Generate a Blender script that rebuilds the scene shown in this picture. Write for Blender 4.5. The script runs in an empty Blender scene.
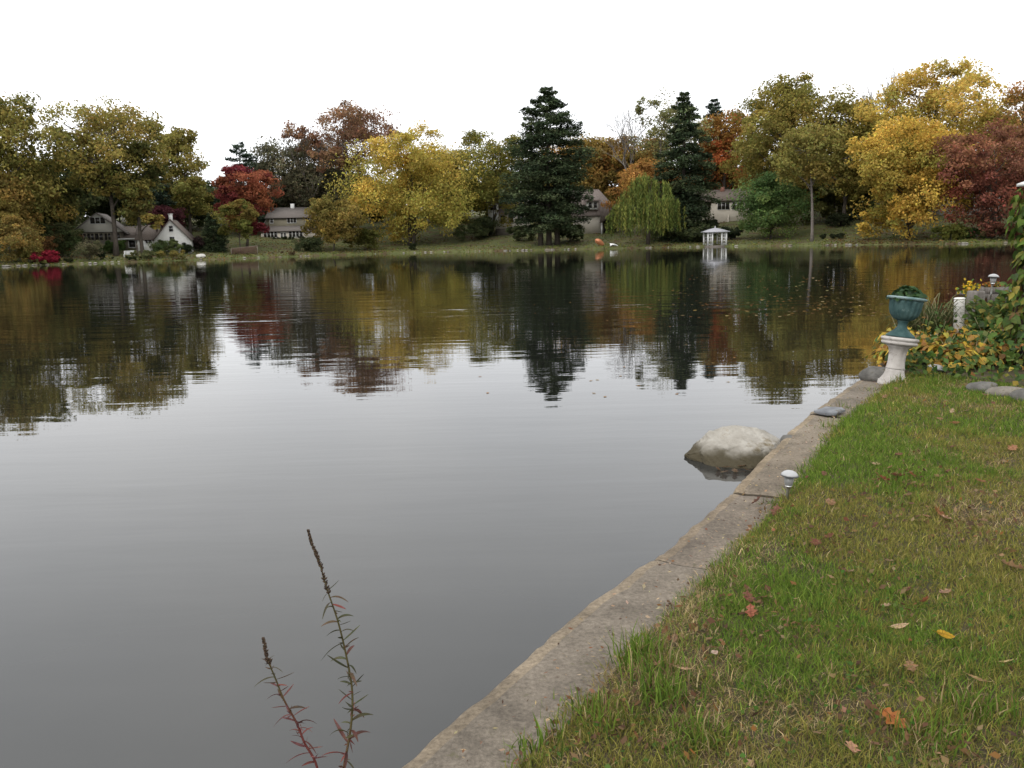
import bpy, math, random
import numpy as np
from mathutils import Vector, Matrix

random.seed(7)
rng = np.random.default_rng(11)
SC = bpy.context.scene
COL = SC.collection
PI = math.pi

# ------------------------------------------------------------------ camera
FPX = 850.0
CAM = np.array([0.0, 0.0, 1.55])
PITCH = math.radians(9.64)
ROLL = math.radians(1.375)
_f = np.array([0, math.cos(PITCH), -math.sin(PITCH)])
_r0 = np.array([1.0, 0, 0])
_u0 = np.array([0, math.sin(PITCH), math.cos(PITCH)])
_R = math.cos(ROLL) * _r0 - math.sin(ROLL) * _u0
_U = math.sin(ROLL) * _r0 + math.cos(ROLL) * _u0
cd = bpy.data.cameras.new('camera')
cd.sensor_width = 36.0
cd.lens = FPX / 1024 * 36.0
cd.clip_start = 0.05
cd.clip_end = 3000
cam = bpy.data.objects.new('camera', cd)
COL.objects.link(cam)
cam.matrix_world = Matrix(((_R[0], _U[0], -_f[0], CAM[0]), (_R[1], _U[1], -_f[1], CAM[1]),
                           (_R[2], _U[2], -_f[2], CAM[2]), (0, 0, 0, 1)))
SC.camera = cam


def ray(px, py):
    return _f + _R * (px - 512) / FPX + _U * (384 - py) / FPX


def at_d(px, py, Y):
    d = ray(px, py)
    return CAM + d * (Y / d[1])


def at_z(px, py, z=0.0):
    d = ray(px, py)
    return CAM + d * ((z - CAM[2]) / d[2])


WATER = -0.5

# ------------------------------------------------------------------ noise (numpy)


def _hash(ix, iy, seed):
    h = (ix.astype(np.int64) * 374761393 + iy.astype(np.int64) * 668265263 + seed * 974711) & 0x7fffffff
    h = ((h ^ (h >> 13)) * 1274126177) & 0x7fffffff
    return ((h ^ (h >> 16)) & 0xffff) / 65535.0


def vnoise(x, y, seed=0):
    x = np.asarray(x, float)
    y = np.asarray(y, float)
    ix = np.floor(x)
    iy = np.floor(y)
    fx = x - ix
    fy = y - iy
    fx = fx * fx * (3 - 2 * fx)
    fy = fy * fy * (3 - 2 * fy)
    a = _hash(ix, iy, seed)
    b = _hash(ix + 1, iy, seed)
    c = _hash(ix, iy + 1, seed)
    d = _hash(ix + 1, iy + 1, seed)
    return (a * (1 - fx) + b * fx) * (1 - fy) + (c * (1 - fx) + d * fx) * fy


def fbm(x, y, seed=0, octv=4):
    s = 0
    a = 0.5
    t = 0
    x = np.asarray(x, float)
    y = np.asarray(y, float)
    for o in range(octv):
        s = s + a * vnoise(x * 2 ** o, y * 2 ** o, seed + o * 17)
        t += a
        a *= 0.5
    return s / t


# ------------------------------------------------------------------ mesh builder


class MB:
    def __init__(s):
        s.v = []
        s.q = []
        s.t = []
        s.qc = []
        s.tc = []
        s.n = 0

    def add(s, V, Q=None, T=None, qc=None, tc=None):
        V = np.asarray(V, np.float32).reshape(-1, 3)
        if Q is not None and len(Q):
            Q = np.asarray(Q, np.int64).reshape(-1, 4)
            s.q.append(Q + s.n)
            c = np.ones((len(Q), 3), np.float32) if qc is None else np.broadcast_to(np.asarray(qc, np.float32), (len(Q), 3))
            s.qc.append(c)
        if T is not None and len(T):
            T = np.asarray(T, np.int64).reshape(-1, 3)
            s.t.append(T + s.n)
            c = np.ones((len(T), 3), np.float32) if tc is None else np.broadcast_to(np.asarray(tc, np.float32), (len(T), 3))
            s.tc.append(c)
        s.v.append(V)
        s.n += len(V)
        return s

    def box(s, x0, x1, y0, y1, z0, z1, c=None, M=None):
        V = np.array([[x0, y0, z0], [x1, y0, z0], [x1, y1, z0], [x0, y1, z0],
                      [x0, y0, z1], [x1, y0, z1], [x1, y1, z1], [x0, y1, z1]], float)
        if M is not None:
            V = xf(V, M)
        s.add(V, [[0, 3, 2, 1], [4, 5, 6, 7], [0, 1, 5, 4], [1, 2, 6, 5], [2, 3, 7, 6], [3, 0, 4, 7]], qc=c)
        return s

    def prism(s, pts, y0, y1, c=None):
        """convex polygon of (x,z) points pulled from y0 to y1"""
        n = len(pts)
        V = [[p[0], y0, p[1]] for p in pts] + [[p[0], y1, p[1]] for p in pts]
        s.add(V, [[i, (i + 1) % n, n + (i + 1) % n, n + i] for i in range(n)],
              [[0, i + 1, i] for i in range(1, n - 1)] + [[n, n + i, n + i + 1] for i in range(1, n - 1)], qc=c, tc=c)
        return s

    def tube(s, P, R, seg=6, c=None, cap=True):
        P = np.asarray(P, float)
        n = len(P)
        R = np.broadcast_to(np.asarray(R, float), (n,))
        T = np.gradient(P, axis=0)
        T /= (np.linalg.norm(T, axis=1, keepdims=True) + 1e-9)
        up = np.array([0, 0, 1.0]) if abs(T[0][2]) < 0.9 else np.array([1.0, 0, 0])
        A = np.cross(T, up)
        A /= (np.linalg.norm(A, axis=1, keepdims=True) + 1e-9)
        B = np.cross(T, A)
        th = np.linspace(0, 2 * PI, seg, endpoint=False)
        V = P[:, None, :] + R[:, None, None] * (np.cos(th)[None, :, None] * A[:, None, :] + np.sin(th)[None, :, None] * B[:, None, :])
        i = np.arange(n - 1)[:, None] * seg
        j = np.arange(seg)[None, :]
        k = (j + 1) % seg
        Q = np.stack([i + j, i + k, i + seg + k, i + seg + j], -1).reshape(-1, 4)
        V = V.reshape(-1, 3)
        Tt = None
        if cap:
            V = np.vstack([V, P[-1:], P[:1]])
            m = n * seg
            b = (n - 1) * seg
            Tt = [[b + a, b + (a + 1) % seg, m] for a in range(seg)] + [[(a + 1) % seg, a, m + 1] for a in range(seg)]
        s.add(V, Q, Tt, qc=c, tc=c)
        return s

    def lathe(s, prof, seg=32, flute=None, c=None, M=None):
        """prof: list of (r,z). flute: (count, depth, z0, z1)"""
        th = np.linspace(0, 2 * PI, seg, endpoint=False)
        rows = []
        for r, z in prof:
            rr = np.full(seg, r)
            if flute and flute[2] <= z <= flute[3]:
                rr = r * (1 - flute[1] * (0.5 + 0.5 * np.cos(th * flute[0])) ** 2)
            rows.append(np.stack([rr * np.cos(th), rr * np.sin(th), np.full(seg, z)], -1))
        V = np.concatenate(rows)
        n = len(prof)
        i = np.arange(n - 1)[:, None] * seg
        j = np.arange(seg)[None, :]
        k = (j + 1) % seg
        Q = np.stack([i + j, i + k, i + seg + k, i + seg + j], -1).reshape(-1, 4)
        V = np.vstack([V, [[0, 0, prof[0][1]], [0, 0, prof[-1][1]]]])
        m = n * seg
        b = (n - 1) * seg
        T = [[(a + 1) % seg, a, m] for a in range(seg)] + [[b + a, b + (a + 1) % seg, m + 1] for a in range(seg)]
        if M is not None:
            V = xf(V, M)
        s.add(V, Q, T, qc=c, tc=c)
        return s

    def cards(s, C, N, L, Wd, col, twist=None, diamond=True):
        """leaf cards: centres C, normals N, lengths L, widths Wd"""
        n = len(C)
        N = N / (np.linalg.norm(N, axis=1, keepdims=True) + 1e-9)
        if twist is None:
            twist = rng.normal(size=(n, 3))
        A = twist - N * (twist * N).sum(1, keepdims=True)
        A /= (np.linalg.norm(A, axis=1, keepdims=True) + 1e-9)
        B = np.cross(N, A)
        L = np.broadcast_to(L, (n,))[:, None]
        Wd = np.broadcast_to(Wd, (n,))[:, None]
        if diamond:
            V = np.stack([C - A * L / 2, C + B * Wd / 2 - A * L * .08, C + A * L / 2, C - B * Wd / 2 - A * L * .08], 1)
        else:
            V = np.stack([C - A * L / 2 - B * Wd / 2, C + A * L / 2 - B * Wd / 2, C + A * L / 2 + B * Wd / 2, C - A * L / 2 + B * Wd / 2], 1)
        s.add(V.reshape(-1, 3), np.arange(n * 4).reshape(-1, 4), qc=col)
        return s

    def build(s, name, mat, parent=None, smooth=False, loc=None):
        me = bpy.data.meshes.new(name)
        V = np.concatenate(s.v)
        me.vertices.add(len(V))
        me.vertices.foreach_set('co', V.ravel())
        fl, st, cs = [], [], []
        off = 0
        if s.q:
            Q = np.concatenate(s.q)
            fl.append(Q.ravel())
            st.append(np.arange(len(Q)) * 4)
            off = len(Q) * 4
            cs.append(np.concatenate(s.qc))
        if s.t:
            T = np.concatenate(s.t)
            fl.append(T.ravel())
            st.append(off + np.arange(len(T)) * 3)
            cs.append(np.concatenate(s.tc))
        fl = np.concatenate(fl)
        st = np.concatenate(st)
        cs = np.concatenate(cs)
        me.loops.add(len(fl))
        me.loops.foreach_set('vertex_index', fl.astype(np.int32))
        me.polygons.add(len(st))
        me.polygons.foreach_set('loop_start', st.astype(np.int32))
        if smooth:
            me.polygons.foreach_set('use_smooth', np.ones(len(st), bool))
        at = me.attributes.new('Col', 'FLOAT_COLOR', 'FACE')
        at.data.foreach_set('color', np.concatenate([cs, np.ones((len(cs), 1), np.float32)], 1).astype(np.float32).ravel())
        me.update(calc_edges=True)
        me.materials.append(mat)
        o = bpy.data.objects.new(name, me)
        COL.objects.link(o)
        if parent is not None:
            o.parent = parent
        if loc is not None:
            o.location = [float(a) for a in loc]
        return o


def xf(V, M):
    M = np.array(M)
    return np.asarray(V, float) @ M[:3, :3].T + M[:3, 3]


def rotm(axis, ang, loc=(0, 0, 0)):
    m = Matrix.Rotation(ang, 4, axis)
    m.translation = Vector([float(a) for a in loc])
    return m


def tag(o, label=None, cat=None, group=None, kind=None):
    if label:
        o['label'] = label
    if cat:
        o['category'] = cat
    if group:
        o['group'] = group
    if kind:
        o['kind'] = kind
    return o


def empty(name, loc, label=None, cat=None, group=None, rz=0.0):
    o = bpy.data.objects.new(name, None)
    o.empty_display_size = 0.2
    COL.objects.link(o)
    o.location = [float(a) for a in loc]
    o.rotation_euler = (0, 0, rz)
    return tag(o, label, cat, group)


def dup(root, loc, rz=None, label=None, scale=None):
    r = root.copy()
    COL.objects.link(r)
    r.location = [float(a) for a in loc]
    if rz is not None:
        r.rotation_euler = (root.rotation_euler[0], root.rotation_euler[1], rz)
    if scale is not None:
        r.scale = (scale,) * 3 if not hasattr(scale, '__len__') else scale
    if label:
        r['label'] = label
    for ch in list(root.children):
        c = ch.copy()
        COL.objects.link(c)
        c.parent = r
        for g in list(ch.children):
            d = g.copy()
            COL.objects.link(d)
            d.parent = c
    return r


# ------------------------------------------------------------------ materials


def new_mat(name):
    m = bpy.data.materials.new(name)
    m.use_nodes = True
    nt = m.node_tree
    nt.nodes.clear()
    out = nt.nodes.new('ShaderNodeOutputMaterial')
    return m, nt, out


def N(nt, t, **kw):
    n = nt.nodes.new(t)
    for k, v in kw.items():
        if k in n.inputs:
            n.inputs[k].default_value = v
        else:
            setattr(n, k, v)
    return n


def leaf_mat(name, trans=0.3, rough=0.6, gloss=0.0):
    m, nt, out = new_mat(name)
    a = N(nt, 'ShaderNodeAttribute', attribute_name='Col')
    d = N(nt, 'ShaderNodeBsdfDiffuse')
    t = N(nt, 'ShaderNodeBsdfTranslucent')
    mx = N(nt, 'ShaderNodeMixShader')
    mx.inputs[0].default_value = trans
    nt.links.new(a.outputs['Color'], d.inputs['Color'])
    nt.links.new(a.outputs['Color'], t.inputs['Color'])
    nt.links.new(d.outputs[0], mx.inputs[1])
    nt.links.new(t.outputs[0], mx.inputs[2])
    last = mx
    if gloss > 0:
        g = N(nt, 'ShaderNodeBsdfGlossy', Roughness=0.45)
        m2 = N(nt, 'ShaderNodeMixShader')
        m2.inputs[0].default_value = gloss
        nt.links.new(mx.outputs[0], m2.inputs[1])
        nt.links.new(g.outputs[0], m2.inputs[2])
        last = m2
    nt.links.new(last.outputs[0], out.inputs[0])
    return m


def noise_mat(name, c1, c2, scale=4.0, rough=0.85, bump=0.0, bscale=None, c3=None, s3=1.0, th3=0.6, coord='Object', detail=6, spec=0.3, stretch=(1, 1, 1)):
    m, nt, out = new_mat(name)
    tc = N(nt, 'ShaderNodeTexCoord')
    mp = N(nt, 'ShaderNodeMapping')
    mp.inputs['Scale'].default_value = stretch
    nt.links.new(tc.outputs[coord], mp.inputs[0])
    n1 = N(nt, 'ShaderNodeTexNoise', Scale=scale, Detail=detail, Roughness=0.65)
    nt.links.new(mp.outputs[0], n1.inputs['Vector'])
    r1 = N(nt, 'ShaderNodeValToRGB')
    r1.color_ramp.elements[0].position = 0.32
    r1.color_ramp.elements[1].position = 0.68
    r1.color_ramp.elements[0].color = (*c1, 1)
    r1.color_ramp.elements[1].color = (*c2, 1)
    nt.links.new(n1.outputs['Fac'], r1.inputs[0])
    cur = r1.outputs[0]
    if c3 is not None:
        n3 = N(nt, 'ShaderNodeTexNoise', Scale=s3, Detail=5.0, Roughness=0.7)
        nt.links.new(mp.outputs[0], n3.inputs['Vector'])
        r3 = N(nt, 'ShaderNodeValToRGB')
        r3.color_ramp.elements[0].position = th3
        r3.color_ramp.elements[1].position = th3 + 0.1
        nt.links.new(n3.outputs['Fac'], r3.inputs[0])
        mx = N(nt, 'ShaderNodeMix', data_type='RGBA')
        nt.links.new(r3.outputs[0], mx.inputs[0])
        nt.links.new(cur, mx.inputs[6])
        mx.inputs[7].default_value = (*c3, 1)
        cur = mx.outputs[2]
    b = N(nt, 'ShaderNodeBsdfPrincipled', Roughness=rough)
    b.inputs['Specular IOR Level'].default_value = spec
    nt.links.new(cur, b.inputs['Base Color'])
    if bump > 0:
        nb = N(nt, 'ShaderNodeTexNoise', Scale=bscale or scale * 3, Detail=8.0, Roughness=0.7)
        nt.links.new(mp.outputs[0], nb.inputs['Vector'])
        bp = N(nt, 'ShaderNodeBump', Strength=1.0, Distance=bump)
        nt.links.new(nb.outputs['Fac'], bp.inputs['Height'])
        nt.links.new(bp.outputs[0], b.inputs['Normal'])
    nt.links.new(b.outputs[0], out.inputs[0])
    return m


def siding_mat(name, c, pitch=0.18):
    m, nt, out = new_mat(name)
    tc = N(nt, 'ShaderNodeTexCoord')
    w = N(nt, 'ShaderNodeTexWave', bands_direction='Z', wave_profile='SAW', Scale=0.5 / pitch)
    nt.links.new(tc.outputs['Object'], w.inputs['Vector'])
    n1 = N(nt, 'ShaderNodeTexNoise', Scale=1.3, Detail=5.0)
    nt.links.new(tc.outputs['Object'], n1.inputs['Vector'])
    r = N(nt, 'ShaderNodeValToRGB')
    r.color_ramp.elements[0].color = (c[0] * .8, c[1] * .8, c[2] * .8, 1)
    r.color_ramp.elements[1].color = (c[0] * 1.1, c[1] * 1.1, c[2] * 1.1, 1)
    nt.links.new(n1.outputs['Fac'], r.inputs[0])
    b = N(nt, 'ShaderNodeBsdfPrincipled', Roughness=0.75)
    nt.links.new(r.outputs[0], b.inputs['Base Color'])
    bp = N(nt, 'ShaderNodeBump', Strength=0.8, Distance=0.02)
    nt.links.new(w.outputs['Fac'], bp.inputs['Height'])
    nt.links.new(bp.outputs[0], b.inputs['Normal'])
    nt.links.new(b.outputs[0], out.inputs[0])
    return m


M = {}
M['leaf'] = leaf_mat('foliage', 0.4)
M['bigleaf'] = leaf_mat('garden_leaves', 0.3, gloss=0.012)
M['needle'] = leaf_mat('needles', 0.12)
M['grass'] = leaf_mat('grass_blades', 0.3)
M['bark'] = noise_mat('bark', (.035, .028, .022), (.085, .07, .055), 3, 0.9, 0.02)
M['bark_pale'] = noise_mat('pale_bark', (.16, .14, .11), (.28, .25, .20), 3, 0.9, 0.02)
M['bark_grey'] = noise_mat('grey_bark', (.10, .085, .075), (.17, .15, .13), 3, 0.9, 0.02)
M['white_paint'] = noise_mat('white_paint', (.62, .61, .57), (.76, .75, .72), 2, 0.55, c3=(.45, .43, .38), s3=5, th3=0.62)
M['trim'] = noise_mat('trim_paint', (.5, .5, .48), (.62, .62, .6), 2, 0.6)
M['siding_grey'] = siding_mat('grey_siding', (.50, .48, .42))
M['siding_white'] = siding_mat('white_siding', (.66, .65, .60))
M['siding_tan'] = siding_mat('tan_siding', (.19, .17, .12))
M['siding_brown'] = siding_mat('brown_siding', (.10, .085, .065))
M['siding_cream'] = siding_mat('cream_siding', (.55, .50, .42))
M['roof_grey'] = noise_mat('grey_shingles', (.12, .105, .095), (.19, .17, .155), 6, 0.9, 0.02, 20)
M['roof_brown'] = noise_mat('brown_shingles', (.14, .115, .10), (.24, .195, .175), 6, 0.9, 0.02, 20)
M['roof_rust'] = noise_mat('rust_shingles', (.10, .08, .068), (.19, .155, .13), 6, 0.9, 0.02, 20)
M['brick'] = noise_mat('brick', (.16, .07, .05), (.25, .12, .09), 8, 0.9)


def glass_mat():
    m, nt, out = new_mat('window_glass')
    tc = N(nt, 'ShaderNodeTexCoord')
    n = N(nt, 'ShaderNodeTexNoise', Scale=1.2)
    nt.links.new(tc.outputs['Object'], n.inputs['Vector'])
    r = N(nt, 'ShaderNodeValToRGB')
    r.color_ramp.elements[0].color = (.008, .008, .01, 1)
    r.color_ramp.elements[1].color = (.04, .035, .03, 1)
    nt.links.new(n.outputs['Fac'], r.inputs[0])
    b = N(nt, 'ShaderNodeBsdfPrincipled', Roughness=0.08)
    nt.links.new(r.outputs[0], b.inputs['Base Color'])
    nt.links.new(b.outputs[0], out.inputs[0])
    return m


M['glass'] = glass_mat()


def solid(name, c, rough=0.5, metallic=0.0, var=0.12):
    return noise_mat(name, tuple(a * (1 - var) for a in c), tuple(min(1, a * (1 + var)) for a in c), 6, rough)


M['dark'] = solid('painted_porch_shade', (.02, .018, .016), 0.9)  # near-black colour that stands in for the shade inside the porch
M['orange'] = solid('orange_plastic', (.6, .24, .12), 0.5)
M['white_plastic'] = solid('white_plastic', (.75, .75, .73), 0.4)
M['red_net'] = solid('faded_red_net', (.24, .15, .12), 0.9)

# ------------------------------------------------------------------ world and light
w = bpy.data.worlds.new('World')
SC.world = w
w.use_nodes = True
nt = w.node_tree
nt.nodes.clear()
wo = nt.nodes.new('ShaderNodeOutputWorld')
bg = nt.nodes.new('ShaderNodeBackground')
sky = nt.nodes.new('ShaderNodeTexSky')
sky.sky_type = 'NISHITA'
sky.sun_disc = False
SUN_EL, SUN_ROT = math.radians(38), math.radians(215)
sky.sun_elevation = SUN_EL
sky.sun_rotation = SUN_ROT
sky.dust_density = 6
hs = nt.nodes.new('ShaderNodeHueSaturation')
hs.inputs['Saturation'].default_value = 0.12
nt.links.new(sky.outputs[0], hs.inputs['Color'])
# cloud deck: bright, almost even overcast with slow, faint mottling
tc = nt.nodes.new('ShaderNodeTexCoord')
cn = nt.nodes.new('ShaderNodeTexNoise')
cn.inputs['Scale'].default_value = 2.2
cn.inputs['Detail'].default_value = 4
nt.links.new(tc.outputs['Generated'], cn.inputs['Vector'])
cr = nt.nodes.new('ShaderNodeValToRGB')
cr.color_ramp.elements[0].position = 0.3
cr.color_ramp.elements[1].position = 0.75
cr.color_ramp.elements[0].color = (0.82, 0.84, 0.87, 1)
cr.color_ramp.elements[1].color = (1.0, 1.0, 1.0, 1)
nt.links.new(cn.outputs['Fac'], cr.inputs[0])
vm = nt.nodes.new('ShaderNodeVectorMath')
vm.operation = 'SCALE'
SKY_LEVEL = 17.5
vm.inputs['Scale'].default_value = SKY_LEVEL
nt.links.new(cr.outputs[0], vm.inputs[0])
mx = nt.nodes.new('ShaderNodeMix')
mx.data_type = 'RGBA'
mx.inputs[0].default_value = 0.85
nt.links.new(hs.outputs[0], mx.inputs[6])
nt.links.new(vm.outputs[0], mx.inputs[7])
nt.links.new(mx.outputs[2], bg.inputs['Color'])
bg.inputs['Strength'].default_value = 0.12
nt.links.new(bg.outputs[0], wo.inputs[0])

sd = bpy.data.lights.new('sun', 'SUN')
sd.energy = 1.2
sd.angle = math.radians(25)
sd.color = (1.0, 0.97, 0.93)
sun = bpy.data.objects.new('sun', sd)
COL.objects.link(sun)
# sun behind the camera's left shoulder; rotation in the sky texture is measured from +Y clockwise
sdir = Vector((math.sin(SUN_ROT) * math.cos(SUN_EL), math.cos(SUN_ROT) * math.cos(SUN_EL), math.sin(SUN_EL)))
sun.rotation_euler = sdir.to_track_quat('Z', 'Y').to_euler()
sun.location = (0, 0, 60)

SC.view_settings.view_transform = 'Standard'
SC.view_settings.look = 'None'
SC.view_settings.exposure = 0
SC.view_settings.gamma = 1
SC.cycles.max_bounces = 6
SC.cycles.transparent_max_bounces = 4

# ------------------------------------------------------------------ far shore shape


def hor(px):
    return 252.0 - 0.024 * px


def a_of(px):
    d = ray(px, hor(px))
    return d[0] / d[1]


_spx = [-900, -450, -150, 0, 80, 250, 340, 430, 560, 715, 830, 960, 1040, 1150, 1500]
_sD = [40, 62, 95, 120, 128, 146, 158, 164, 158, 150, 134, 120, 112, 98, 60]
_sa = [a_of(p) for p in _spx]


def shoreD_a(a):
    a = np.asarray(a, float)
    base = np.interp(a, _sa, _sD)
    return base + 1.6 * (fbm(a * 22 + 5, a * 0 + .3, 5, 3) - 0.5) * 2


def shoreD(px):
    return float(shoreD_a(a_of(px)))


def zg(x, y):
    x = np.asarray(x, float)
    y = np.asarray(y, float)
    b = y - shoreD_a(x / np.maximum(y, 1e-3))
    up = WATER + 0.28 * (1 - np.exp(-np.maximum(b, 0) / 0.5)) + 0.085 * np.clip(b, 0, 60) + 0.05 * np.clip(b - 10, 0, 150)
    up = up + 0.25 * (fbm(x * .12, y * .12, 9, 3) - .5) * np.clip(b / 6, 0, 1)
    return np.where(b > 0, up, WATER + 0.35 * b)


def far_pt(px, back):
    """a point of the far bank seen at column px, `back` metres behind the waterline"""
    Y = shoreD(px) + back
    a = a_of(px)
    x = a * Y
    return np.array([x, Y, float(zg(x, Y))]), Y


# far bank terrain
aa = np.linspace(_sa[0], _sa[-1], 260)
bb = np.array([-6, -2, 0, .2, .5, 1, 1.8, 3, 5, 8, 12, 16, 21, 27, 34, 42, 52, 65, 80, 110, 160, 260, 420])
A, B = np.meshgrid(aa, bb, indexing='ij')
Y = shoreD_a(A) + B
X = A * Y
Z = zg(X, Y)
V = np.stack([X, Y, Z], -1).reshape(-1, 3)
n, m = A.shape
i = np.arange(n - 1)[:, None] * m
j = np.arange(m - 1)[None, :]
Q = np.stack([i + j, i + m + j, i + m + j + 1, i + j + 1], -1).reshape(-1, 4)
bank_mat = noise_mat('far_bank_grass', (.06, .078, .024), (.125, .125, .045), 0.35, 0.95, 0.06, 2.5,
                     c3=(.085, .06, .03), s3=0.3, th3=0.50, stretch=(1, 1, 1))
tag(MB().add(V, Q).build('far_bank', bank_mat, smooth=True), kind='structure')

# water


def water_mat():
    m, nt, out = new_mat('lake_water')
    tc = N(nt, 'ShaderNodeTexCoord')

    def layer(scale, sx, sy, rot=0.0, det=2.0, rgh=0.5):
        mp = N(nt, 'ShaderNodeMapping')
        mp.inputs['Scale'].default_value = (sx, sy, 1)
        mp.inputs['Rotation'].default_value = (0, 0, rot)
        nt.links.new(tc.outputs['Object'], mp.inputs[0])
        n = N(nt, 'ShaderNodeTexNoise', Scale=scale, Detail=det, Roughness=rgh)
        nt.links.new(mp.outputs[0], n.inputs['Vector'])
        return n.outputs['Fac']
    big = layer(1.0, 0.15, 1.1, 0.12, 2.0, 0.45)      # long lazy ripples
    small = layer(1.0, 1.1, 4.6, -0.1, 2.0, 0.5)
    patch = layer(1.0, 0.035, 0.07, 0.0, 2.0)          # where a breath of wind ruffles it
    pr = N(nt, 'ShaderNodeMapRange')
    pr.inputs['From Min'].default_value = 0.35
    pr.inputs['From Max'].default_value = 0.68
    pr.inputs['To Min'].default_value = 0.25
    pr.inputs['To Max'].default_value = 1.2
    nt.links.new(patch, pr.inputs['Value'])
    # calmer in the lee of the wall (near), livelier from about ten metres out
    sp = N(nt, 'ShaderNodeSeparateXYZ')
    nt.links.new(tc.outputs['Object'], sp.inputs[0])
    nr = N(nt, 'ShaderNodeMapRange', interpolation_type='SMOOTHSTEP')
    nr.inputs['From Min'].default_value = 3.0
    nr.inputs['From Max'].default_value = 15.0
    nr.inputs['To Min'].default_value = 0.12
    nr.inputs['To Max'].default_value = 1.0
    nt.links.new(sp.outputs['Y'], nr.inputs['Value'])
    fr = N(nt, 'ShaderNodeMapRange', interpolation_type='SMOOTHSTEP')
    fr.inputs['From Min'].default_value = 22.0
    fr.inputs['From Max'].default_value = 70.0
    fr.inputs['To Min'].default_value = 1.0
    fr.inputs['To Max'].default_value = 0.3
    nt.links.new(sp.outputs['Y'], fr.inputs['Value'])
    m0 = N(nt, 'ShaderNodeMath', operation='MULTIPLY')
    nt.links.new(nr.outputs[0], m0.inputs[0])
    nt.links.new(fr.outputs[0], m0.inputs[1])
    m1 = N(nt, 'ShaderNodeMath', operation='MULTIPLY')
    nt.links.new(pr.outputs[0], m1.inputs[0])
    nt.links.new(m0.outputs[0], m1.inputs[1])
    ad = N(nt, 'ShaderNodeMath', operation='MULTIPLY_ADD')
    nt.links.new(small, ad.inputs[0])
    ad.inputs[1].default_value = 0.2
    nt.links.new(big, ad.inputs[2])
    h = N(nt, 'ShaderNodeMath', operation='MULTIPLY')
    nt.links.new(ad.outputs[0], h.inputs[0])
    nt.links.new(m1.outputs[0], h.inputs[1])
    bp = N(nt, 'ShaderNodeBump', Strength=1.0, Distance=0.024)
    nt.links.new(h.outputs[0], bp.inputs['Height'])
    mud = layer(1.0, 0.5, 0.5, 0.4, 4.0)
    r = N(nt, 'ShaderNodeValToRGB')
    r.color_ramp.elements[0].color = (.006, .0065, .0055, 1)
    r.color_ramp.elements[1].color = (.010, .0105, .009, 1)
    nt.links.new(mud, r.inputs[0])
    # the pale silt bed glimmers through the shallow water close to the wall
    sh = N(nt, 'ShaderNodeMapRange', interpolation_type='SMOOTHSTEP')
    sh.inputs['From Min'].default_value = 1.0
    sh.inputs['From Max'].default_value = 12.0
    sh.inputs['To Min'].default_value = 1.0
    sh.inputs['To Max'].default_value = 0.0
    nt.links.new(sp.outputs['Y'], sh.inputs['Value'])
    bed = N(nt, 'ShaderNodeValToRGB')
    bed.color_ramp.elements[0].position = .25
    bed.color_ramp.elements[1].position = .75
    bed.color_ramp.elements[0].color = (.040, .041, .040, 1)
    bed.color_ramp.elements[1].color = (.058, .058, .056, 1)
    nt.links.new(mud, bed.inputs[0])
    bm_ = N(nt, 'ShaderNodeMix', data_type='RGBA')
    nt.links.new(sh.outputs[0], bm_.inputs[0])
    nt.links.new(r.outputs[0], bm_.inputs[6])
    nt.links.new(bed.outputs[0], bm_.inputs[7])
    b = N(nt, 'ShaderNodeBsdfPrincipled', Roughness=0.015, IOR=1.333)
    nt.links.new(bm_.outputs[2], b.inputs['Base Color'])
    nt.links.new(bp.outputs[0], b.inputs['Normal'])
    nt.links.new(b.outputs[0], out.inputs[0])
    return m


tag(MB().add([[-420, -120, WATER], [420, -120, WATER], [420, 330, WATER], [-420, 330, WATER]], [[0, 1, 2, 3]]).build('lake_water', water_mat()), kind='structure')

# ------------------------------------------------------------------ trees
OLIVE = [(0.1885, 0.1663, 0.0332), (0.2218, 0.1885, 0.0377), (0.1441, 0.1386, 0.0288), (0.255, 0.1829, 0.0332)]
DOLIVE = [(0.087, 0.0943, 0.0261), (0.116, 0.1087, 0.0261), (0.0725, 0.0841, 0.0261)]
GREEN = [(.045, .075, .018), (.06, .095, .02), (.035, .06, .018)]
BRGREEN = [(.075, .13, .035), (.06, .10, .03), (.12, .165, .038)]
DARK = [(0.0439, 0.0564, 0.0251), (0.0564, 0.0659, 0.0251), (0.0627, 0.0784, 0.0282)]
YELGR = [(0.357, 0.273, 0.0368), (0.294, 0.2625, 0.0368), (0.441, 0.3045, 0.0336), (0.231, 0.2205, 0.0357)]
GOLD = [(.42, .27, .028), (.48, .31, .03), (.33, .235, .028), (.23, .2, .028)]
TANY = [(0.3125, 0.2, 0.0375), (0.25, 0.175, 0.0375), (0.1875, 0.15, 0.0375)]
ORANGE = [(0.3145, 0.1048, 0.0193), (0.2621, 0.1136, 0.0218), (0.332, 0.1485, 0.0218)]
REDOR = [(0.337, 0.0918, 0.0187), (0.2808, 0.0857, 0.0187), (0.2246, 0.1224, 0.0187)]
RED = [(.14, .022, .026), (.11, .02, .024), (.17, .035, .028)]
REDBR = [(.20, .065, .04), (.25, .072, .04), (.16, .065, .04), (.21, .10, .045)]
BROWN = [(.19, .095, .05), (.15, .08, .045), (.21, .12, .055)]
GREYGR = [(.085, .085, .045), (.11, .095, .052), (.075, .075, .042)]
PINE = [(0.0564, 0.0753, 0.0376), (0.078, 0.0968, 0.047), (0.0457, 0.0632, 0.0349)]
BPINE = [(0.054, 0.0768, 0.0528), (0.072, 0.096, 0.066), (0.042, 0.0624, 0.0432)]
WILLOW = [(.14, .17, .045), (.19, .20, .05), (.10, .13, .035)]


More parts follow.
